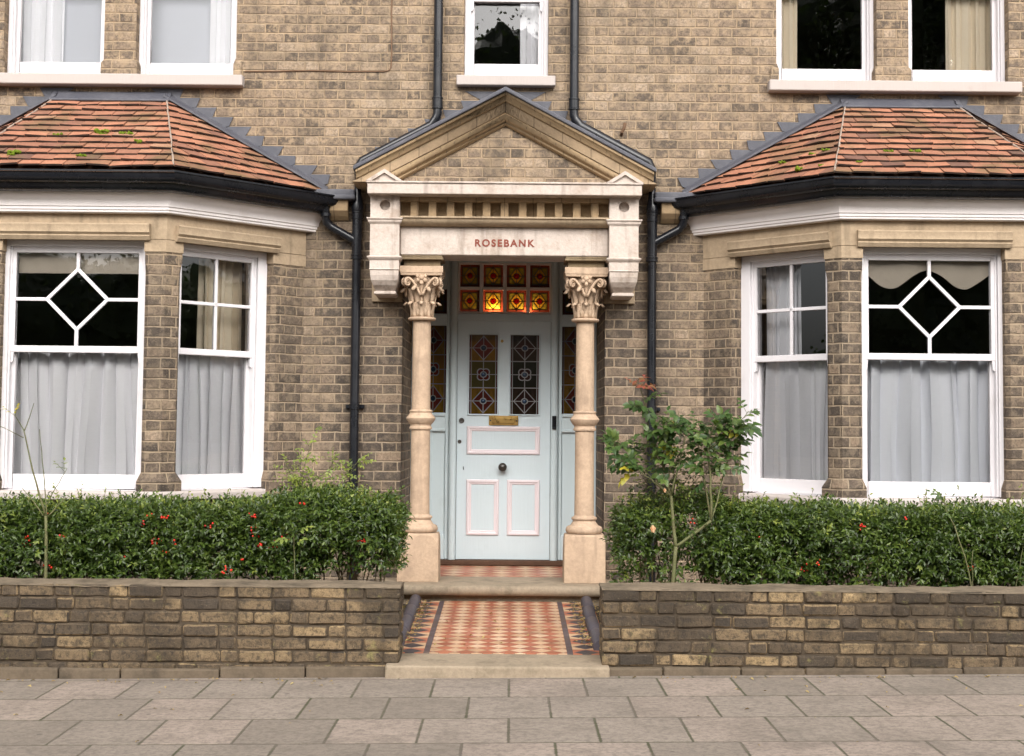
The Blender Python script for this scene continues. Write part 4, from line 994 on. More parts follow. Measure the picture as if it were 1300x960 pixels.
# ------------------------------------------------------------------ rainwater pipes, cable
Yp = -0.065
def collar(m, x, z0, z1, r=0.047):
    m.lathe([(0.036, z0), (r, z0 + 0.004), (r, z0 + 0.014), (r - 0.004, z0 + 0.018), (r - 0.004, z1 - 0.018), (r, z1 - 0.014), (r, z1 - 0.004), (0.036, z1)], (x, Yp, 0), 20)
for s in (-1, 1):
    xv, xr = s * 0.555, s * 1.185
    zr = lambda x: 4.188 - SL * abs(x) + 0.105
    # from the upper floor down, elbow, along the pediment slope
    m = MB(); m.tube([(xv, Yp, 7.4), (xv, Yp, 4.19)], 0.037, 18); collar(m, xv, 4.10, 4.20); m.build('downpipe', 'black', house, smooth=True)
    m = MB(); rp = 0.036 if s < 0 else 0.046
    m.tube([(xv, Yp, 4.12), (xv, Yp, 4.06), (xv + s * 0.012, Yp, zr(xv) + 0.03), (xv + s * 0.05, Yp, zr(xv + s * .05)), (s * 0.8, Yp, zr(0.8)), (s * 1.1, Yp, zr(1.1)), (s * 1.16, Yp, zr(1.16)), (xr, Yp, zr(1.185) - 0.03), (xr + s * 0.006, Yp, 3.55)], [0.036, 0.036, 0.037, rp, rp, rp, rp, 0.036, 0.032], 16)
    m.build('sloping_pipe', 'black', house, smooth=True)
    m = MB()
    xl = s * 1.192
    m.tube([(xr + s * .006, Yp, 3.56), (xl, Yp, 3.50), (xl, Yp, 3.40), (xl, Yp, 3.33), (xl, Yp, 3.29), (xl, Yp, 3.26)], [0.030, 0.026, 0.03, 0.042, 0.048, 0.044], 18)
    collar(m, xl, 3.19, 3.26); m.tube([(xl, Yp, 3.2), (xl, Yp, 2.9)], 0.041, 18); collar(m, xl, 2.865, 2.91, 0.05); m.tube([(xl, Yp, 2.88), (xl, Yp, 0.20)], 0.0365, 18); m.build('downpipe', 'black', house, smooth=True)
    m = MB(); m.box(xl - 0.075, xl + 0.075, -0.03, -0.002, 1.665, 1.695); m.tube([(xl, Yp, 1.655), (xl, Yp, 1.705)], 0.042, 18); m.build('pipe_bracket', 'black', house, bevel=0.003)
    # swan neck from the bay gutter
    xg = s * 1.445
    m = MB(); m.tube([(xg, -0.10, 3.30), (xg, -0.09, 3.20), (xg - s * 0.008, -0.075, 3.165), (xg - s * 0.04, Yp, 3.13), (xl + s * 0.02, Yp, 3.025), (xl, Yp, 3.01)], [0.033, 0.033, 0.034, 0.034, 0.034, 0.034], 16)
    m.lathe([(0.034, 3.205), (0.043, 3.21), (0.043, 3.235), (0.034, 3.24)], (xg, -0.09, 0), 18)
    m.build('gutter_outlet', 'black', house, smooth=True)
m = MB(); m.tube([(-0.945, -0.006, 7.0), (-0.94, -0.006, 5.6), (-0.943, -0.006, 4.9), (-0.938, -0.006, 4.55), (-0.942, -0.006, 4.46), (-0.955, -0.006, 4.432), (-1.0, -0.006, 4.422), (-1.3, -0.006, 4.418), (-1.6, -0.006, 4.423), (-1.9, -0.006, 4.415), (-2.14, -0.006, 4.412)], 0.0055, 8); m.build('cable', 'cable', house)
m = MB(); m.tube([(0.945, 0.0, 3.915), (0.948, -0.05, 3.93), (0.965, -0.065, 3.965), (0.97, -0.065, 4.0)], [0.014, 0.013, 0.013, 0.015], 10); m.build('overflow_pipe', 'cable', house, smooth=True)
# stepped flashing over the pediment roof against the wall
m = MB(); rr = random.Random(5)
for s in (-1, 1):
    zt = 4.268; i = 0
    while zt > 3.78:
        zb_ = zt - 0.0776; X = lambda z: s * max(0.0, (4.205 - z) / SL)
        yy = -0.006 - 0.0015 * (i % 2)
        m.prism_xz([(X(zb_) - s * 0.02, zb_ - 0.06), (X(zb_) + s * 0.17, zb_ + 0.0), (X(zt) + s * (0.33 + rr.uniform(-.02, .02)), zt - 0.004), (X(zt) - s * 0.0, zt - 0.004)], yy, -0.0005)
        zt = zb_; i += 1
m.build('flashing', 'lead', house)

# ------------------------------------------------------------------ curtains and valances
def bayloc(sgn, q, s, depth):
    L = math.hypot(HB - HF, PR); ux, uy = (HB - HF) / L, PR / L
    return (XC + sgn * BC + q * (HF + ux * s - uy * depth), -PR + uy * s + ux * depth, 0), (math.atan2(PR, HB - HF) * q)
def frontloc(sgn, d): return (XC + sgn * BC, -PR + d, 0), 0.0
l, r_ = frontloc(-1, 0.272); curtain(l, r_, -0.52, 0.52, 1.08, 2.07, 8, 0.062, 'net', 'white net half curtain behind the lower front pane of the left bay', seed=1)
l, r_ = frontloc(1, 0.272); curtain(l, r_, -0.52, 0.52, 1.08, 2.07, 7, 0.066, 'netgrey', 'grey net half curtain behind the lower front pane of the right bay', seed=2)
l, r_ = bayloc(-1, 1, 0.545, 0.245); curtain(l, r_, -0.36, 0.36, 1.08, 2.07, 6.5, 0.05, 'net', 'white net half curtain behind the angled side window of the left bay', seed=3)
l, r_ = bayloc(1, -1, 0.545, 0.245); curtain(l, r_, -0.36, 0.36, 1.08, 2.07, 6.5, 0.05, 'net', 'white net half curtain behind the angled side window of the right bay', seed=4)
l, r_ = frontloc(-1, 0.18); curtain(l, r_, -0.53, 0.53, 2.66, 2.93, 5, 0.012, 'valance', 'straight fawn valance behind the diamond pane of the left bay', 'valance', seed=5, name='valance')
l, r_ = frontloc(1, 0.18); curtain(l, r_, -0.53, 0.53, 2.60, 2.93, 3, 0.012, 'valance', 'scalloped fawn valance behind the diamond pane of the right bay', 'valance', top=lambda u: 0.14 * abs(math.cos(math.pi * (u * 1.9 + 0.05))) ** 2.0, seed=6, name='valance')
l, r_ = bayloc(-1, 1, 0.545, 0.335); curtain(l, r_, 0.0, 0.40, 1.06, 2.90, 5, 0.05, 'cream', 'long cream curtain drawn to the wall side of the left bay', seed=7, name='curtain')
l, r_ = bayloc(1, -1, 0.545, 0.335); curtain(l, r_, -0.40, -0.06, 1.06, 2.90, 5, 0.05, 'cream', 'long pale curtain drawn to the wall side of the right bay', seed=8, name='curtain').data.materials[0] = MAT['net']
UP = [(-3.165 - .5415, -0.36, -0.02, 'net', 'white curtain filling half of the leftmost upstairs window', 9), (-3.165 + .5415, 0.13, 0.37, 'net', 'white curtain at the right edge of the upper left window beside the cable', 10),
      (3.165 - .5415, -0.37, -0.18, 'cream', 'narrow cream curtain at the left edge of an upper right window', 11), (3.165 + .5415, -0.02, 0.37, 'cream', 'wide cream curtain at the right side of the rightmost upstairs window', 12), (0.0, 0.12, 0.30, 'net', 'white curtain at the right of the small window above the porch', 13)]
for x, a, b, mt, lab, sd_ in UP: curtain((XC + x, 0.30, 0), 0, a, b, 4.40, 5.95, max(2, int((b - a) * 14)), 0.03, mt, lab, seed=sd_, gather=0.0, name='curtain')

for q, lab in ((-1, 'pale roller blind behind the leftmost upstairs window'), (1, 'pale roller blind behind the upper left window beside the cable')):
    m = MB(); x = XC - 3.165 + q * 0.5415; m.box(x - 0.385, x + 0.385, 0.345, 0.348, 4.40, 5.9); tag(m.build('roller_blind', 'blind'), lab, 'blind')
# ------------------------------------------------------------------ garden walls of weathered brick
def garden_wall(x0, x1, label, seed, endx):
    rr = random.Random(seed); root = tag(empty('garden_wall', ((x0 + x1) / 2, -2.735, 0)), label, 'garden wall'); ox, oy = (x0 + x1) / 2, -2.735
    y0, y1 = -2.9, -2.57
    m = MB(); m.box(x0 + 0.012 - ox, x1 - 0.012 - ox, y0 + 0.012 - oy, y1 - 0.012 - oy, -0.25, 0.538); m.build('mortar_core', 'gmortar', root)
    m = MB(); ch = 0.0755; course = 0.0775; zb = 0.541
    def brick(xa, xb, ya, yb, za, zb2):
        j = lambda a=0.003: rr.uniform(-a, a)
        dy = j(0.005); p = [(xa + j(), ya + dy + j(), za + j()), (xb + j(), ya + dy + j(), za + j()), (xb + j(), yb, za + j()), (xa + j(), yb, za + j()), (xa + j(), ya + dy + j(), zb2 + j()), (xb + j(), ya + dy + j(), zb2 + j()), (xb + j(), yb, zb2 + j()), (xa + j(), yb, zb2 + j())]
        m.hexa([(a - ox, b - oy, c) for a, b, c in p])
    for row in range(7):
        z1_ = zb - row * course + 0.004; z0_ = z1_ - ch + 0.006
        if z0_ < 0.04: pass
        s = 1 if endx == 'right' else -1; edge = x1 if s > 0 else x0; far = x0 if s > 0 else x1
        pos = 0.0; kq = row % 2; Lw = x1 - x0; first = True
        while pos < Lw - 0.03:
            ln = (0.215, 0.103)[kq % 2]
            if first and row % 2: ln = 0.103
            if first and not row % 2: ln = 0.215
            if not first and rr.random() < 0.18: ln = 0.215
            ln += rr.uniform(-0.008, 0.008)
            a, b = edge - s * pos, edge - s * min(pos + ln, Lw)
            brick(min(a, b), max(a, b), y0, y0 + 0.1, z0_, z1_)
            brick(min(a, b), max(a, b), y1 - 0.1, y1, z0_, z1_)
            pos += ln + 0.007; kq += 1; first = False
        yy = y0 + 0.106
        while yy < y1 - 0.11:       # the exposed end
            a, b = sorted((edge, edge - s * 0.1)); brick(a, b, yy, yy + 0.11, z0_, z1_); yy += 0.12
    bmesh.ops.bevel(m.b, geom=m.b.edges[:], offset=0.009, segments=1, affect='EDGES')
    bmesh.ops.subdivide_edges(m.b, edges=[e for e in m.b.edges if e.calc_length() > 0.05], cuts=3, use_grid_fill=True)
    for v in m.b.verts:
        q_ = v.co * 26 + Vector((seed, 0, 0)); a_ = 0.0045
        v.co += Vector((mnoise.noise(q_), mnoise.noise(q_ + Vector((40, 0, 0))), mnoise.noise(q_ + Vector((0, 40, 0))))) * a_
    m.build('brickwork', 'gbrick', root, smooth=True)
    # cement coping, worn
    nx, ny = int((x1 - x0) / 0.05), 6; vs, fs = [], []
    for i in range(nx + 1):
        for jx in range(ny + 1):
            x = x0 - 0.004 + (x1 - x0 + 0.008) * i / nx; y = y0 - 0.005 + (y1 - y0 + 0.01) * jx / ny
            ed = 0.012 if jx in (0, ny) else 0.0
            vs.append((x - ox, y - oy + (mnoise.noise((x * 5, 3, seed)) * 0.007 if jx == 0 else 0), 0.556 + mnoise.noise((x * 3.1, y * 6, seed)) * 0.012 - ed + mnoise.noise((x * 14, y * 14, seed)) * 0.007))
    tb = len(vs); vs += [(x, y, 0.5405) for x, y, z in vs]
    W_ = ny + 1
    for i in range(nx):
        for jx in range(ny):
            a = i * W_ + jx; fs.append((a, a + W_, a + W_ + 1, a + 1))
    for i in range(nx):
        a = i * W_; fs.append((a, tb + a, tb + a + W_, a + W_)); a += ny; fs.append((a, a + W_, tb + a + W_, tb + a))
    for jx in range(ny):
        fs.append((jx, jx + 1, tb + jx + 1, tb + jx)); a = nx * W_ + jx; fs.append((a, tb + a, tb + a + 1, a + 1))
    me = bpy.data.meshes.new('coping'); me.from_pydata(vs, [], fs); finish('coping', me, 'coping', root)
    # rendered footing of long blocks along the pavement
    m = MB(); x = x0
    while x < x1 - 0.05:
        ln = min(rr.uniform(0.35, 0.75), x1 - x); zt = 0.058 + pav_z(x) * 0.6 + rr.uniform(-.006, .006)
        m.hexa([(a - ox, b - oy, c) for a, b, c in [(x, y0 - 0.028 + rr.uniform(-.006, .006), -0.25), (x + ln - 0.008, y0 - 0.028 + rr.uniform(-.006, .006), -0.25), (x + ln - 0.008, y0 + 0.05, -0.25), (x, y0 + 0.05, -0.25),
                (x, y0 - 0.024, zt), (x + ln - 0.008, y0 - 0.024, zt + rr.uniform(-.006, .006)), (x + ln - 0.008, y0 + 0.05, zt + 0.01), (x, y0 + 0.05, zt + 0.01)]])
        x += ln
    m.build('footing', 'footing', root, bevel=0.008, seg=2)
    return root
garden_wall(-6.5, -0.665, 'low weathered brick garden wall left of the tiled path', 21, 'right')
garden_wall(0.562, 6.5, 'low weathered brick garden wall right of the tiled path', 22, 'left')
# stone step at the gateway
m = MB(); m.hexa([(-0.745, -2.965, -0.2), (0.605, -2.965, -0.2), (0.605, -2.60, -0.2), (-0.745, -2.60, -0.2), (-0.745, -2.965, 0.088), (0.605, -2.965, 0.088), (0.605, -2.60, 0.112), (-0.745, -2.60, 0.112)])
m2 = m.build('stone_step', 'step', bevel=0.014, seg=3); tag(m2, 'worn stone step at the gateway between the garden walls', 'step')
# round-topped edging along the path
for s, lab in ((-1, 'left'), (1, 'right')):
    m = MB(); N = 4; rr = random.Random(40 + s)
    for i in range(N):
        ya, yb = -2.50 + i * 0.475, -2.50 + (i + 1) * 0.475 - 0.004; za, zb = 0.128 + i * 0.0168, 0.128 + (i + 1) * 0.0168
        x = s * 0.645 + rr.uniform(-.006, .006)
        rings = []
        for y, z, g_ in ((ya, za, .9), (ya + 0.012, za, 1.0), ((ya + yb) / 2, (za + zb) / 2, 1.0), (yb - 0.012, zb, 1.0), (yb, zb, .9)):
            rings.append([(x + 0.043 * g_ * math.cos(a), y, z + 0.015 + 0.043 * g_ * math.sin(a)) for a in [i2 * math.pi / 9 for i2 in range(10)]] + [(x - 0.04 * g_, y, z - 0.08), (x + 0.04 * g_, y, z - 0.08)])
        m.loft(rings)
    o = m.build('path_edging', 'kerbtile', smooth=True); o.location.x = XC
    tag(o, f'dark round-topped tile edging along the {lab} side of the path', 'edging')

# ------------------------------------------------------------------ foliage
def leaves_mesh(name, pos, dirs, nors, lens, wids, fold=0.25, curl=0.15):
    """pointed folded leaves, each an island"""
    pos, d, n = np.array(pos), np.array(dirs), np.array(nors)
    d = d / np.linalg.norm(d, axis=1, keepdims=True); s = np.cross(d, n); s /= np.linalg.norm(s, axis=1, keepdims=True) + 1e-9; n = np.cross(s, d)
    L = np.array(lens)[:, None]; W = np.array(wids)[:, None]
    P = [pos, pos + d * L * .38 + s * W * .5 + n * W * fold, pos + d * L * .38 - s * W * .5 + n * W * fold, pos + d * L * .42,
         pos + d * L * .75 + s * W * .32 + n * (W * fold * .6 - L * curl * .5), pos + d * L * .75 - s * W * .32 + n * (W * fold * .6 - L * curl * .5), pos + d * L * .78 - n * L * curl * .5, pos + d * L - n * L * curl]
    N = len(pos); V = np.stack(P, 1).reshape(-1, 3)
    tmpl = np.array([(0, 3, 1), (0, 2, 3), (1, 3, 4), (3, 6, 4), (2, 5, 3), (3, 5, 6), (4, 6, 7), (6, 5, 7)])
    F = (tmpl[None] + (np.arange(N) * 8)[:, None, None]).reshape(-1, 3)
    me = bpy.data.meshes.new(name); me.vertices.add(len(V)); me.vertices.foreach_set("co", V.ravel())
    me.loops.add(F.size); me.polygons.add(len(F)); me.loops.foreach_set("vertex_index", F.ravel()); me.polygons.foreach_set("loop_start", np.arange(len(F)) * 3)
    me.update(calc_edges=True); me.validate(); return me
def twig(m, a, b, r0, r1, bend, rr, n=5):
    a, b = Vector(a), Vector(b); o = Vector((rr.uniform(-1, 1), rr.uniform(-1, 1), rr.uniform(-.3, .6))) * bend
    pts = [a.lerp(b, i / n) + o * math.sin(math.pi * i / n) + Vector((rr.uniform(-1, 1), rr.uniform(-1, 1), rr.uniform(-1, 1))) * bend * .15 * (0 < i < n) for i in range(n + 1)]
    m.tube(pts, [r0 + (r1 - r0) * i / n for i in range(n + 1)], 6); return pts
def rv(rr): 
    while True:
        v = Vector((rr.uniform(-1, 1), rr.uniform(-1, 1), rr.uniform(-1, 1)))
        if 0.05 < v.length < 1: return v.normalized()

def hedge(x0, x1, y0, y1, zb, zt, label, seed, n_shoots, thin, berries, tall):
    rr = random.Random(seed); root = tag(empty('hedge', ((x0 + x1) / 2, (y0 + y1) / 2, 0.16)), label, 'hedge'); O = Vector(root.location)
    pos, dr, nr, ln, wd = [], [], [], [], []; tp, td, tn, tl, tw = [], [], [], [], []
    cy = (y0 + y1) / 2; hy = (y1 - y0) / 2; tips = []
    def top(x, y): return zt + 0.045 * mnoise.noise((x * 1.7, y * 2, seed)) + 0.035 * mnoise.noise((x * 6, y * 6, seed)) + tall(x)
    for i in range(n_shoots):
        x = rr.uniform(x0, x1); face = rr.random()
        zz = top(x, cy)
        if face < 0.38:   # front face
            z = zb + (zz - zb) * rr.random() ** 0.8; d_in = rr.random() ** 1.6 * 0.22
            y = y0 + d_in + 0.11 * mnoise.noise((x * 2.5, z * 4, seed + 3)) + 0.05 * mnoise.noise((x * 8, z * 9, seed)) + 0.10 * max(0, (z - zz + 0.14) / 0.14) ** 2
            out = Vector((0, -1, 0.25))
        elif face < 0.60:  # top
            y = rr.uniform(y0 + 0.02, y1); z = zz - rr.random() ** 1.5 * 0.13 - 0.10 * max(0, (y0 + 0.12 - y) / 0.12) ** 2; out = Vector((0, -0.15, 1))
        else:              # ends / inside
            if rr.random() < 0.12:
                x = (x1 if abs(x1) < abs(x0) else x0) + rr.uniform(-0.06, 0.03); out = Vector((1 if abs(x1) < abs(x0) else -1, 0, 0.2))
            else: out = rv(rr)
            y = rr.uniform(y0, y1); z = zb + (zz - zb) * rr.random()
        if thin(x, z, rr) : continue
        base = Vector((x, y, z)); d0 = (out * 0.9 + rv(rr) * 0.95 + Vector((0, 0, 0.15))).normalized(); tips.append((base, d0, face))
        k_ = rr.randint(5, 9); sl = rr.uniform(0.05, 0.11)
        newtip = face >= 0.38 and face < 0.60 and rr.random() < 0.30 or rr.random() < 0.03
        for q in range(k_):
            u = q / (k_ - 1); side = d0.orthogonal().normalized(); side.rotate(Matrix.Rotation(q * 2.4 + rr.random(), 3, d0))
            dd = (d0 * (0.35 + 0.6 * u) + side * (1.0 - 0.5 * u) + Vector((0, 0, -0.10))).normalized()
            pp = base + d0 * sl * u; nn = (d0 + Vector((0, -0.3, 0.7)) + rv(rr) * 0.4)
            l_ = rr.uniform(0.030, 0.054) * (1 - 0.25 * u)
            A = (tp, td, tn, tl, tw) if newtip and u > 0.3 else (pos, dr, nr, ln, wd)
            A[0].append(tuple(pp - O)); A[1].append(tuple(dd)); A[2].append(tuple(nn)); A[3].append(l_); A[4].append(l_ * rr.uniform(0.36, 0.5))
    finish('foliage', leaves_mesh('foliage', pos, dr, nr, ln, wd), 'hedge', root)
    m = MB()
    for i in range(int((x1 - x0) * 26)):
        x = rr.uniform(x0, x1); a = Vector((x, rr.uniform(y0 + 0.15, y1 - 0.1), 0.15)) - O; x2 = x + rr.uniform(-.25, .25)
        b = Vector((min(max(x2, x0 + .05), x1 - .05), rr.uniform(y0 + 0.06, y1), zb + (zt - zb) * rr.uniform(.5, 0.95))) - O; twig(m, a, b, rr.uniform(.005, .011), .003, .06, rr)
    for i in range(int((x1 - x0) * 11)):      # stray long shoots above the clipped top
        x = rr.uniform(x0, x1); y = rr.uniform(y0 + 0.08, y1 - 0.1); a = Vector((x, y, top(x, y) - 0.06)); h_ = rr.uniform(0.10, 0.24); b = a + Vector((rr.uniform(-.07, .07), rr.uniform(-.06, .04), h_))
        pts = twig(m, a - O, b - O, .0024, .001, .015, rr)
        for q in range(int(h_ * 75)):
            u = rr.random(); j_ = min(int(u * 5), 4); pp = pts[j_].lerp(pts[j_ + 1], u * 5 - j_); dd = (rv(rr) + Vector((0, 0, .5))).normalized(); l_ = rr.uniform(.016, .03)
            tp.append(tuple(pp)); td.append(tuple(dd)); tn.append(tuple(rv(rr) + Vector((0, -.3, .6)))); tl.append(l_); tw.append(l_ * .45)
    finish('new_growth', leaves_mesh('new_growth', tp, td, tn, tl, tw), 'tip', root)
    m.build('branches', 'bark', root, fix=False)
    # clusters of red berries
    vb = None
    for i in range(berries):
        cand = [t for t in tips if t[2] < 0.38]; b0, d0, _ = rr.choice(cand)
        if b0.y > y0 + 0.0 or b0.z < zb + 0.08: 
            b0 = Vector((b0.x, y0 + rr.uniform(-.03, .02), max(b0.z, zb + 0.1)))
        m = MB()
        for q in range(rr.randint(1, 7)):
            c_ = b0 + Vector((rr.gauss(0, .016), rr.gauss(-.02, .008), rr.gauss(0, .012))) - O; r_ = rr.uniform(.0055, .0085)
            m.lathe([(0.0005, -r_), (r_ * .75, -r_ * .66), (r_, 0), (r_ * .75, r_ * .66), (0.0005, r_)], c_, 8)
        m.build('berry_cluster', 'berry', root, smooth='all', fix=False)
    return root
def thin_l(x, z, rr):
    if mnoise.noise((x * 2.2, z * 4, 5)) > 0.05 and z < 0.84 and rr.random() < 0.30: return True
    if z < 0.60 and rr.random() < 0.25: return True
    if -1.25 < x < -0.70 and z < 0.80: return rr.random() < (0.84 - z) * 3.2
    return x < -3.0 and z < 0.66 and rr.random() < 0.5
def thin_r(x, z, rr):
    if mnoise.noise((x * 1.6 + 4, z * 3, 9)) > 0.12 and z < 0.78 and rr.random() < 0.45: return True
    if x < 1.3 and rr.random() < 0.5: return True
    return z < 0.62 and rr.random() < 0.3
hedge(-4.4, -0.80, -2.30, -1.55, 0.50, 0.955, 'clipped evergreen hedge with many red berries under the left bay window', 31, 12500, thin_l, 34, lambda x: 0.07 * max(0, min(1, (x + 1.75) / 0.5)))
hedge(0.80, 4.6, -2.28, -1.55, 0.50, 0.965, 'clipped evergreen hedge with few berries under the right bay window', 32, 12500, thin_r, 15, lambda x: 0.10 * max(0, 1 - abs(x - 1.25) / 0.4))

def rose(name, label, base, stems, n_leaf, seed, mats, leaf_len=0.05, cat='rose bush', extras=()):
    """stems: list of (start, end, r0, r1, bend, leafy_from) in world coordinates"""
    rr = random.Random(seed); root = tag(empty(name, base), label, cat); O = Vector(base)
    m = MB(); bags = {}
    for a, b, r0, r1, bend, lf in stems:
        pts = twig(m, Vector(a) - O, Vector(b) - O, r0, r1, bend, rr, 8)
        if lf is None: continue
        for q in range(n_leaf):
            u = lf + (1 - lf) * rr.random(); i = min(int(u * 8), 7); p = pts[i].lerp(pts[i + 1], u * 8 - i)
            tdir = (pts[i + 1] - pts[i]).normalized()
            d = (rv(rr) + Vector((0, -0.25, 0.1)) + tdir * .4).normalized(); d.z *= 0.6; d.normalize()
            st = p + d * rr.uniform(.02, .05); m.tube([p, st + d * 0.06], 0.0014, 4)
            mt = rr.choices(list(mats), list(mats.values()))[0]
            if len(mats) == 2 and u > 0.72 and a[2] > 1.4 and b[2] > 1.7 and rr.random() < 0.8: mt = 'redleaf'
            B = bags.setdefault(mt if mt in ('rose', 'tip', 'hedge') else (mt, q, tuple(a)), ([], [], [], [], []))
            up = (Vector((0, -0.55, 0.8)) + rv(rr) * 0.5).normalized(); sd_ = d.cross(up).normalized(); sc = rr.uniform(.7, 1.2)
            for off, dd in ((0.075, d), (0.05, (d + sd_ * 1.1)), (0.05, (d - sd_ * 1.1)), (0.015, (d + sd_ * 1.3)), (0.015, (d - sd_ * 1.3))):
                B[0].append(tuple(st + d * off)); B[1].append(tuple(dd.normalized() + Vector((0, 0, -0.15)))); B[2].append(tuple(up)); l_ = leaf_len * sc * rr.uniform(.85, 1.1); B[3].append(l_); B[4].append(l_ * 0.62)
    m.build('stems', 'greenstem', root, fix=False, smooth='all')
    nm = {'hedge': 'foliage', 'rose': 'foliage', 'yellow': 'yellow_leaf', 'redleaf': 'young_leaf', 'tip': 'foliage'}
    for mt, B in bags.items():
        mt = mt if isinstance(mt, str) else mt[0]
        finish(nm[mt], leaves_mesh(nm[mt], *B, fold=0.18, curl=0.2), mt, root)
    for (p, sz) in extras:
        m = MB()
        for q in range(12):
            a = q * 2.4; t = q / 12; c_ = Vector(p) - O; rr_ = sz * (0.25 + 0.6 * t); z = sz * (0.5 - 0.9 * t)
            m.poly([tuple(c_ + Vector((rr_ * .5 * math.cos(a + w), rr_ * .5 * math.sin(a + w), z - sz * .5))) if w_ == 0 else tuple(c_ + Vector((rr_ * math.cos(a + w), rr_ * math.sin(a + w), z + sz * .5))) for w, w_ in ((-.5, 0), (.5, 0), (.7, 1), (0, 1), (-.7, 1))])
        m.build('bloom', 'bloom', root, fix=False)
    return root
Z0 = 0.16
# big rose on the right: D about 9.75 (y = -2.15)
def W(px, py, D):
    dx, dy = px - 650, py - 433; x = dx + .009 * dy; y = dy - .009 * dx; t = R(3.43); v = -y / 1870; s = D / (math.cos(t) - v * math.sin(t))
    return (x / 1870 * s, D - 11.9, 1.51 + (math.sin(t) + v * math.cos(t)) * s)
yr = 9.53
bb = W(850, 735, yr); bb0 = (bb[0], bb[1], 0.16); f1 = W(858, 694, yr); f2 = W(852, 630, yr + .05); f3 = W(903, 661, yr - .03)
rose('rose_bush', 'tall leggy rose bush with dark green and yellowing leaves before the right drainpipe', bb0,
     [(bb0, f1, .016, .013, .006, None), (f1, f2, .012, .010, .01, None), (f1, f3, .011, .010, .01, None),
      (f2, W(822, 545, yr + .1), .009, .004, .03, .25), (W(825, 560, yr + .1), W(812, 488, yr + .05), .004, .0022, .03, .2), (f2, W(845, 535, yr + .05), .008, .003, .03, .3), (f2, W(872, 545, yr), .007, .003, .03, .3),
      (f2, W(800, 590, yr), .007, .002, .03, .75), (f2, W(782, 566, yr + .1), .005, .002, .02, .94), (W(838, 590, yr), W(862, 523, yr), .006, .0025, .02, .45),
      (f3, W(898, 560, yr), .009, .005, .03, .5), (W(898, 580, yr), W(915, 525, yr), .006, .003, .02, .3), (W(900, 570, yr), W(950, 522, yr - .05), .005, .002, .03, .35), (W(905, 590, yr), W(952, 548, yr), .004, .002, .02, .5), (f3, W(880, 530, yr + .05), .007, .003, .03, .45), (f3, W(930, 560, yr + .1), .006, .003, .03, .6)],
     14, 51, {'rose': 0.975, 'yellow': 0.025}, 0.060, extras=((W(829, 672, 9.51), 0.028), (W(844, 623, 9.51), 0.016)))
yh = 9.74; hb = W(842, 700, yh); hb0 = (hb[0], hb[1], 0.16)
rose('shrub_shoot', 'light green twiggy shoots with small leaves rising through the hedge by the right drainpipe', hb0,
     [(hb0, W(846, 645, yh), .006, .005, .01, None)] + [(W(846 + i, 645, yh), W(x_, y_, yh - .05 + .02 * (i % 3)), .004, .0014, .03, .12) for i, (x_, y_) in enumerate(((806, 585), (822, 560), (838, 548), (852, 570), (868, 552), (884, 580), (905, 590), (796, 625), (812, 610), (893, 612)))],
     20, 58, {'hedge': 0.65, 'tip': 0.35}, 0.024, 'shrub')
yl = 9.55
b1 = W(58, 735, yl)
rose('rose_bush', 'thin nearly bare rose standing in the left hedge before the window', (b1[0], b1[1], Z0),
     [((b1[0], b1[1], Z0), W(58, 655, yl), .014, .010, .01, None), (W(58, 655, yl), W(30, 545, yl), .008, .004, .012, None), (W(31, 548, yl), W(17, 525, yl), .004, .002, .005, .5), (W(31, 547, yl), W(43, 512, yl), .004, .002, .005, None), (W(30, 556, yl), W(-2, 540, yl), .003, .002, .01, None),
      (W(60, 660, yl), W(50, 545, yl), .005, .002, .015, None), (W(60, 640, yl), W(85, 595, yl), .004, .002, .02, .8), (W(55, 655, yl), W(27, 618, yl), .005, .002, .01, None), (W(62, 655, yl), W(84, 632, yl), .006, .003, .01, None)],
     2, 52, {'tip': 0.6, 'yellow': 0.4}, 0.034)
b2 = W(377, 735, 9.51)
rose('rose_shoot', 'single pale green rose shoot rising in front of the left hedge', (b2[0], b2[1], Z0), [((b2[0], b2[1], Z0), W(372, 668, 9.49), .005, .003, .012, .82)], 4, 53, {'tip': 1.0}, 0.042, 'rose shoot')
b3 = W(1240, 738, 9.53)
rose('rose_shoot', 'wiry rose shoots arching out of the right hedge near the picture edge', (b3[0], b3[1], Z0), [((b3[0], b3[1], Z0), W(1212, 668, 9.50), .006, .004, .03, None), (W(1212, 668, 9.50), W(1200, 632, 9.51), .004, .002, .02, .3), ((b3[0], b3[1], Z0), W(1235, 700, 9.50), .004, .002, .03, None), ((b3[0] + .2, b3[1], Z0), W(1300, 690, 9.6), .005, .002, .04, None)], 5, 54, {'rose': 1.0}, 0.03, 'rose shoot')

# whippy self-sown shrubs behind the left hedge, by the pipe
for i, (px, py, lab) in enumerate(((402, 545, 'tall whippy green shoot against the brick left of the drainpipe'), (455, 585, 'bushy green shoot growing across the foot of the left drainpipe'))):
    b4 = W(px - 25, 700, 10.2 if i == 0 else 10.25)
    rose('shrub_shoot', lab, (b4[0], b4[1], Z0), [((b4[0], b4[1], Z0), W(px - 22, 620, b4[1] + 11.9), .006, .004, .02, None), (W(px - 22, 620, b4[1] + 11.9), W(px, py, b4[1] + 11.9), .004, .0015, .03, .0), (W(px - 22, 625, b4[1] + 11.9), W(px - 40, py + 40, b4[1] + 11.9), .003, .0015, .03, .1), (W(px - 22, 625, b4[1] + 11.9), W(px + 22, py + 45, b4[1] + 11.9), .003, .0015, .03, .1)], 26, 60 + i, {'tip': 1.0}, 0.026, 'shrub')

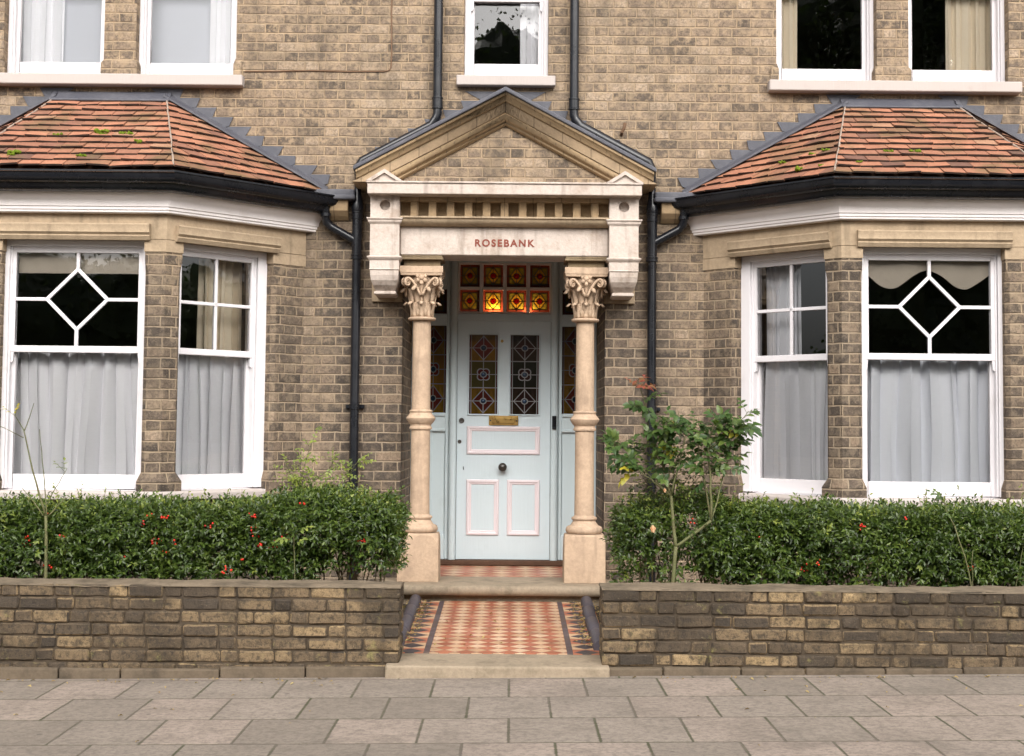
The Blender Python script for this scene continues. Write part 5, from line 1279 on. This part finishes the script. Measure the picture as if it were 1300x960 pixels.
# fallen leaves along the path and pavement
rr = random.Random(77); P_, D_, N_, L_, W_ = [], [], [], [], []
for i in range(600):
    s = rr.choice((-1, 1)); t = rr.random()
    if i < 430: y = -2.45 + 1.85 * t ** 0.8; x = XC + s * (0.645 - 0.045 - abs(rr.gauss(0, .035))) if rr.random() < .7 else XC + s * (0.70 + rr.gauss(0, .02)); z = 0.125 + (y + 2.62) * 0.0354 + rr.uniform(0, .02)
    elif i < 455: y = rr.uniform(-2.5, -.7); x = XC + rr.uniform(-.42, .42); z = 0.121 + (y + 2.62) * 0.0354
    else: y = -2.98 - abs(rr.gauss(0, .12)) * (1 if rr.random() < .7 else 9); x = rr.uniform(-3.4, 3.4); z = pav_z(x) + .006
    if i >= 455 and -0.8 < x < 0.66: continue
    P_.append((x, y, z)); a = rr.uniform(0, 6.28); D_.append((math.cos(a), math.sin(a), rr.uniform(0, .35))); N_.append((rr.uniform(-.4, .4), rr.uniform(-.4, .4), 1)); l_ = rr.uniform(.014, .034); L_.append(l_); W_.append(l_ * .55)
tag(finish('fallen_leaves', leaves_mesh('fallen_leaves', P_, D_, N_, L_, W_, 0.3, 0.3), 'dryleaf'), kind='stuff')

def lump(m, c_, r_, seed, n=10):
    rings = []
    for j in range(n + 1):
        ph = math.pi * j / n; ring = []
        for i in range(14):
            a = 2 * math.pi * i / 14; d = Vector((math.sin(ph) * math.cos(a), math.sin(ph) * math.sin(a), -math.cos(ph)))
            ring.append(tuple(Vector(c_) + d * max(.01, r_ * (1 + 0.35 * mnoise.noise(d * 2.5 + Vector((seed, 0, 0)))))))
        rings.append(ring)
    m.loft(rings)
# ------------------------------------------------------------------ trees across and along the street (they show in the window glass)
def tree(x, y, h, cr, label, seed, n=9000):
    rr = random.Random(seed); root = tag(empty('street_tree', (x, y, 0.0)), label, 'tree')
    m = MB(); m.tube([(0, 0, -0.3), (0.1, 0, h * .2), (0, .1, h * .45), (0.1, 0, h * .8)], [h * .022, h * .018, h * .013, .04], 9)
    cl = []; mc = MB()
    for i in range(34):
        v = rv(rr); c_ = Vector((v.x * cr * .75, v.y * cr * .75, h * .60 + v.z * h * .34)) * 1.0; c_ = Vector((c_.x * rr.uniform(.4, 1), c_.y * rr.uniform(.4, 1), c_.z)); cl.append((c_, cr * rr.uniform(.2, .4))); lump(mc, c_, cl[-1][1] * .8, seed + i, 7)
        m.tube([(0, 0, h * rr.uniform(.25, .6)), tuple(c_ * .6 + Vector((0, 0, h * .22))), tuple(c_)], [.08, .05, .015], 5)
    m.build('trunk', 'bark', root, fix=False); mc.build('crown', 'treeleaf', root, fix=False)
    P, Dd, Nn, L, Wd = [], [], [], [], []
    for i in range(n):
        c_, r_ = rr.choice(cl); v = rv(rr) * r_ * rr.uniform(.7, 1.3); p = c_ + v
        P.append(tuple(p)); Dd.append(tuple(rv(rr) + Vector((0, 0, -.4)))); Nn.append(tuple(rv(rr))); l_ = rr.uniform(.10, .19); L.append(l_); Wd.append(l_ * .7)
    finish('crown', leaves_mesh('crown', P, Dd, Nn, L, Wd), 'treeleaf', root)
tree(0.5, -30, 13.0, 4.5, 'round tree over the road mirrored in the small window above the porch', 81)
tree(10.5, -30, 17.5, 6.0, 'tallest tree over the road mirrored dark in the upper right windows', 82, 34000)
tree(-6.5, -33, 10.0, 4.5, 'low spreading tree over the road mirrored in the left bay front window', 83)
tree(17.5, -31, 15.0, 5.0, 'tall tree over the road at the far right end of its row', 84)
tree(-44, -9.5, 4.6, 3.8, 'small tree down the street to the left, mirrored in the right bay', 85)
tree(46, -9.0, 7.2, 4.5, 'small tree up the street to the right, mirrored in the left bay', 86)
xa, xb = -16, 24; rr = random.Random(90)
root = tag(empty('tall_hedge', ((xa + xb) / 2, -28.5, 0)), 'dense tall hedge growing behind the pale wall over the road', 'hedge'); P, Dd, Nn, L, Wd = [], [], [], [], []; m = MB()
for q in range(60):
    c_ = Vector(((xa - xb) / 2 + q * (xb - xa) / 59, rr.uniform(-.2, .2), 4.4 + rr.uniform(-.3, .3))); lump(m, c_, 1.45, q)
    m.tube([(c_.x, 0, -.3), (c_.x + .1, .1, 2), (c_.x, 0, 4)], [.08, .07, .05], 6)
    for q2 in range(420):
        p = c_ + rv(rr) * 1.55 * rr.uniform(.85, 1.35); P.append(tuple(p)); Dd.append(tuple(rv(rr))); Nn.append(tuple(rv(rr))); l_ = rr.uniform(.10, .2); L.append(l_); Wd.append(l_ * .7)
finish('foliage', leaves_mesh('foliage', P, Dd, Nn, L, Wd), 'treeleaf', root); m.build('branches', 'treeleaf', root, fix=False)
m = MB(); m.box(xa - 2, xb + 2, -26.6, -26.3, -0.5, 2.9); m.box(xa - 2.1, xb + 2.1, -26.68, -26.22, 2.901, 3.0)
tag(m.build('boundary_wall', 'render_wall'), 'long pale rendered boundary wall over the road facing the house', 'wall')
